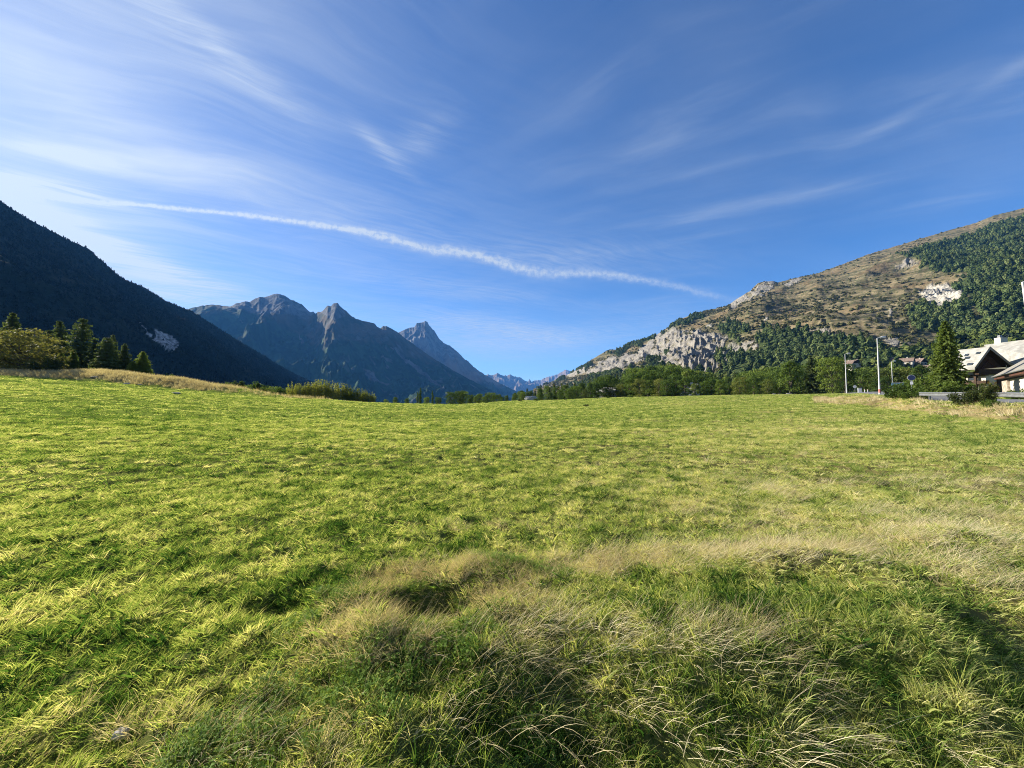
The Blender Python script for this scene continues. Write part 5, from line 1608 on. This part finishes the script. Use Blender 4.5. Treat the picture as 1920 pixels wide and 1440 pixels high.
# body
zt = (el[2] - gzc) - .15
MB().box((0, 0, -.5), (8.2, 5.0, zt - .3)).build('wall', m_wall, CH)
gb = MB(); a_, b_, c_ = L_(ap) + [0, 1.0, -.6], L_(el) + [.9, 1.0, -.2], L_(er) + [-.5, 1.0, -.3]
gb.prism([a_, b_, c_], (0, .3, 0)); gb.build('gable', m_wood, CH)
MB().box((-1.6, -.35, zt - .95), (8.0, .28, zt - .0)).build('eave_beam', m_wood, CH)
MB().box((1.9, -.30, .2), (8.3, -.01, zt - .95)).build('timber_cladding', m_wood, CH)
for z0, z1 in ((1.75, 2.35), (3.25, 3.5)):
    MB().box((-.55, -.45, z0), (-.003, 4.8, z1)).build('balcony', m_wood, CH)
for yy in (.95, 3.9): MB().box((-.62, yy, -.3), (-.28, yy + .35, zt - .3)).build('post', m_wood, CH)
for yy in (1.6, 3.0):
    w_ = MB().box((-.06, yy, 2.45), (-.004, yy + 1.1, 3.2)).build('window', m_wood, CH)
    MB().box((-.075, yy + .1, 2.53), (-.062, yy + 1.0, 3.12)).build('pane', m_pane, w_)
w_ = MB().box((3.4, -.36, 4.6), (4.6, -.304, 5.6)).build('window', m_wall, CH)
MB().box((3.5, -.375, 4.7), (4.5, -.362, 5.5)).build('pane', m_pane, w_)
tr_ = MB()
for p1, p2 in (((.25, 0), (.62, .5)), ((.75, 0), (.45, .6)), ((.15, .0), (.9, .02))):
    q1 = b_ + (c_ - b_) * p1[0] + (a_ - (b_ + c_) / 2) * p1[1]; q2 = b_ + (c_ - b_) * p2[0] + (a_ - (b_ + c_) / 2) * p2[1]
    tr_.tube([q1 - [0, .12, 0], q2 - [0, .12, 0]], [.09, .09], 4)
tr_.build('truss', m_fascia, CH)

# low cream building at the right edge
E1, E2 = P(1861, 706, 62), P(1965, 672, 40.5)
E2[2] = E1[2]
ed = (E2 - E1); ed[2] = 0; edn = ed / np.linalg.norm(ed); pn = np.array([-edn[1], edn[0], 0])      # away from the viewer
if pn[0] < 0: pn = -pn
gb0 = 2.6
O = np.array([E1[0], E1[1], gb0])
CB = empty('cream_building', O, 0, 'low cream walled building with a tan shingle roof at the right edge', 'house')
up = pn * 6.2 + np.array([0, 0, 4.9])
rr = MB(); rr.prism([L_(E1), L_(E1) + up, L_(E2) + up, L_(E2)], (0, 0, -.22))
rr.prism([L_(E1) + up + [0, 0, .01], L_(E1) + up + pn * 6.2 - [0, 0, 4.9], L_(E2) + up + pn * 6.2 - [0, 0, 4.9], L_(E2) + up + [0, 0, .01]], (0, 0, -.22))
rb = rr.build('roof', m_roofg, CB)
MB().tube([L_(E1) - pn * .1 + [0, 0, -.1], L_(E2) - pn * .1 + [0, 0, -.1]], [.08, .08], 6).build('gutter', m_galv, rb)
fs = MB(); f1, f2 = L_(E1) + pn * .12 - [0, 0, .23], L_(E2) + pn * .12 - [0, 0, .23]
fs.prism([f1, f2, f2 - [0, 0, .32], f1 - [0, 0, .32]], pn * .8); fs.build('fascia', m_fascia, CB)
wl = MB(); w1, w2 = L_(E1) + pn * 1.0 + edn * .8 - [0, 0, .7], L_(E2) + pn * 1.0 - [0, 0, .7]
wl.prism([w1, w2, np.array([w2[0], w2[1], -.6]), np.array([w1[0], w1[1], -.6])], pn * 9.5); wl.build('wall', m_wall, CB)
sv = MB(); s1_, s2_ = w1 + edn * .3 - pn * .02, w1 + edn * 4.2 - pn * .02
sv.prism([s1_ - [0, 0, .1], s2_ - [0, 0, .1], np.array([s2_[0], s2_[1], -.4]), np.array([s1_[0], s1_[1], -.4])], -pn * .25); sv.build('stone_facing', m_stone, CB)

# small houses on the foot of the hill
def hill_at(px, py):
    d_ = (RH['PX'] - px) ** 2 + (RH['PY'] - py) ** 2
    d_[RH['nt']:] = 1e9
    i = np.unravel_index(np.argmin(d_), d_.shape)
    return np.array([RH['X'][i], RH['Y'][i], RH['Z'][i]])


def house(loc, w, l, h, rh, rz, label, rm, wm, group=None):
    H_ = empty('house', loc, rz, label, 'house', group)
    MB().box((-w / 2, -l / 2, -3), (w / 2, l / 2, h)).build('wall', wm, H_)
    r1 = MB()
    for s_ in (-1, 1):
        r1.prism([(s_ * (w / 2 + .7), -l / 2 - .8, h - .35), (0, -l / 2 - .8, h + rh), (0, l / 2 + .8, h + rh), (s_ * (w / 2 + .7), l / 2 + .8, h - .35)], (0, 0, .3))
    ro = r1.build('roof', rm, H_)
    MB().box((w * .18, -.5, h), (w * .18 + .8, .4, h + rh + 1.0)).build('chimney', wm, ro)
    gbl = MB()
    for s_ in (-1, 1): gbl.prism([(-w / 2 + .02, s_ * (l / 2 - .1), h), (w / 2 - .02, s_ * (l / 2 - .1), h), (0, s_ * (l / 2 - .1), h + rh - .1)], (0, s_ * .12, 0))
    gbl.build('gable', m_wood, H_)
    for k in (-.28, .22):
        wn = MB().box((w * k - .6, -l / 2 - .06, h * .35), (w * k + .6, -l / 2 - .005, h * .7)).build('window', m_wood, H_)
        MB().box((w * k - .5, -l / 2 - .08, h * .38), (w * k + .5, -l / 2 - .062, h * .67)).build('pane', m_pane, wn)
        wn = MB().box((-w / 2 - .06, l * k - .6, h * .35), (-w / 2 - .005, l * k + .6, h * .7)).build('window', m_wood, H_)
        MB().box((-w / 2 - .08, l * k - .5, h * .38), (-w / 2 - .062, l * k + .5, h * .67)).build('pane', m_pane, wn)
    return H_


HG = 'rose roofed houses at the foot of the hill'
for (px, py, w, l, h, rh, rz, lab) in SMALL:
    house(hill_at(px, py), w, l, h, rh, rz, lab, m_roofr, m_wall, HG)
g_ = at(1294, 150); house(g_, 4.0, 5.5, 3.0, 1.6, rad(35), 'small white hut peeping out between the belt trees', m_roofg, m_wall)
g_ = at(1139, 139); house(g_, 4.0, 5.0, 2.0, 1.4, rad(60), 'tiny pale roofed shed among the bushes at the low end of the belt', m_roofw, m_wall)

# ------------------------------------------------------------------ stones
m_rock = plain('limestone', (0.22, 0.21, 0.19), (0.38, 0.36, 0.33), 3.0, 0.9, bstr=.6, bdist=.05)


def stone(name, x, y, sx, sy, sz, label, seed, sink=.3, group=None, cat='stone'):
    r = np.random.default_rng(seed)
    n1, n2 = 14, 20
    th_ = np.linspace(0, math.pi, n1)[:, None]; ph = np.linspace(0, 2 * math.pi, n2)[None, :]
    X = np.sin(th_) * np.cos(ph); Y = np.sin(th_) * np.sin(ph); Z = np.cos(th_) + ph * 0
    k = 1 + .35 * fbm(X * 1.3 + seed, Y * 1.3 + Z * 1.1, 4, seed); k[:, -1] = k[:, 0]; k[0] = k[0].mean(); k[-1] = k[-1].mean()
    Z = np.clip(Z * k, -.6, .75)
    me = mesh_np(name, np.stack([(X * k).ravel() * sx, (Y * k).ravel() * sy, Z.ravel() * sz], 1), [grid_faces(n1, n2)[:, ::-1]], [m_rock], smooth=False)
    return link(name, me, label, cat, group, loc=(x, y, gz(x, y) + sz * (.6 - sink)))


def on_ground(px, py):
    Ys = np.exp(np.linspace(math.log(1.2), math.log(160), 900)); uu, vv = uv_dir(px, py)
    zr = EYE + vv * Ys; zg = gheight(uu * Ys, Ys)
    i = int(np.argmax(zr < zg)) if (zr < zg).any() else len(Ys) - 1
    return uu * Ys[i], Ys[i]


x, y = on_ground(226, 1388); stone('stone', x, y, .035, .03, .03, 'small white stone in the nearest grass', 1, .1)
for i, (px, py, s_, lab) in enumerate([(176, 709, .55, 'pale flat stone at the foot of the dry bank below the tallest conifer'), (237, 720, .5, 'small pale stone along the foot of the dry bank'), (262, 722, .35, 'tiny grey stone just past the small pale one on the bank'), (330, 738, .5, 'grey stone at the low end of the dry bank')]):
    x, y = on_ground(px, py); stone('stone', x, y, s_, s_ * .6, s_ * .28, lab, 10 + i, .2, 'stones at the foot of the dry bank')
for i, (px, Y, s_, lab) in enumerate([(1452, 112, .5, 'first pale boulder under the trees at the meadow edge'), (1462, 112, .4, 'low boulder between the two larger pale ones'), (1478, 110, .6, 'largest pale boulder under the trees near the spruce'), (1484, 111, .4, 'small boulder touching the largest pale one'), (996, 128, 2.2, 'long grey slab of rock at the low far edge of the meadow')]):
    g_ = at(px, Y); stone('boulder', g_[0], g_[1], s_, s_ * .7, s_ * .55, lab, 20 + i, .15, cat='boulder')
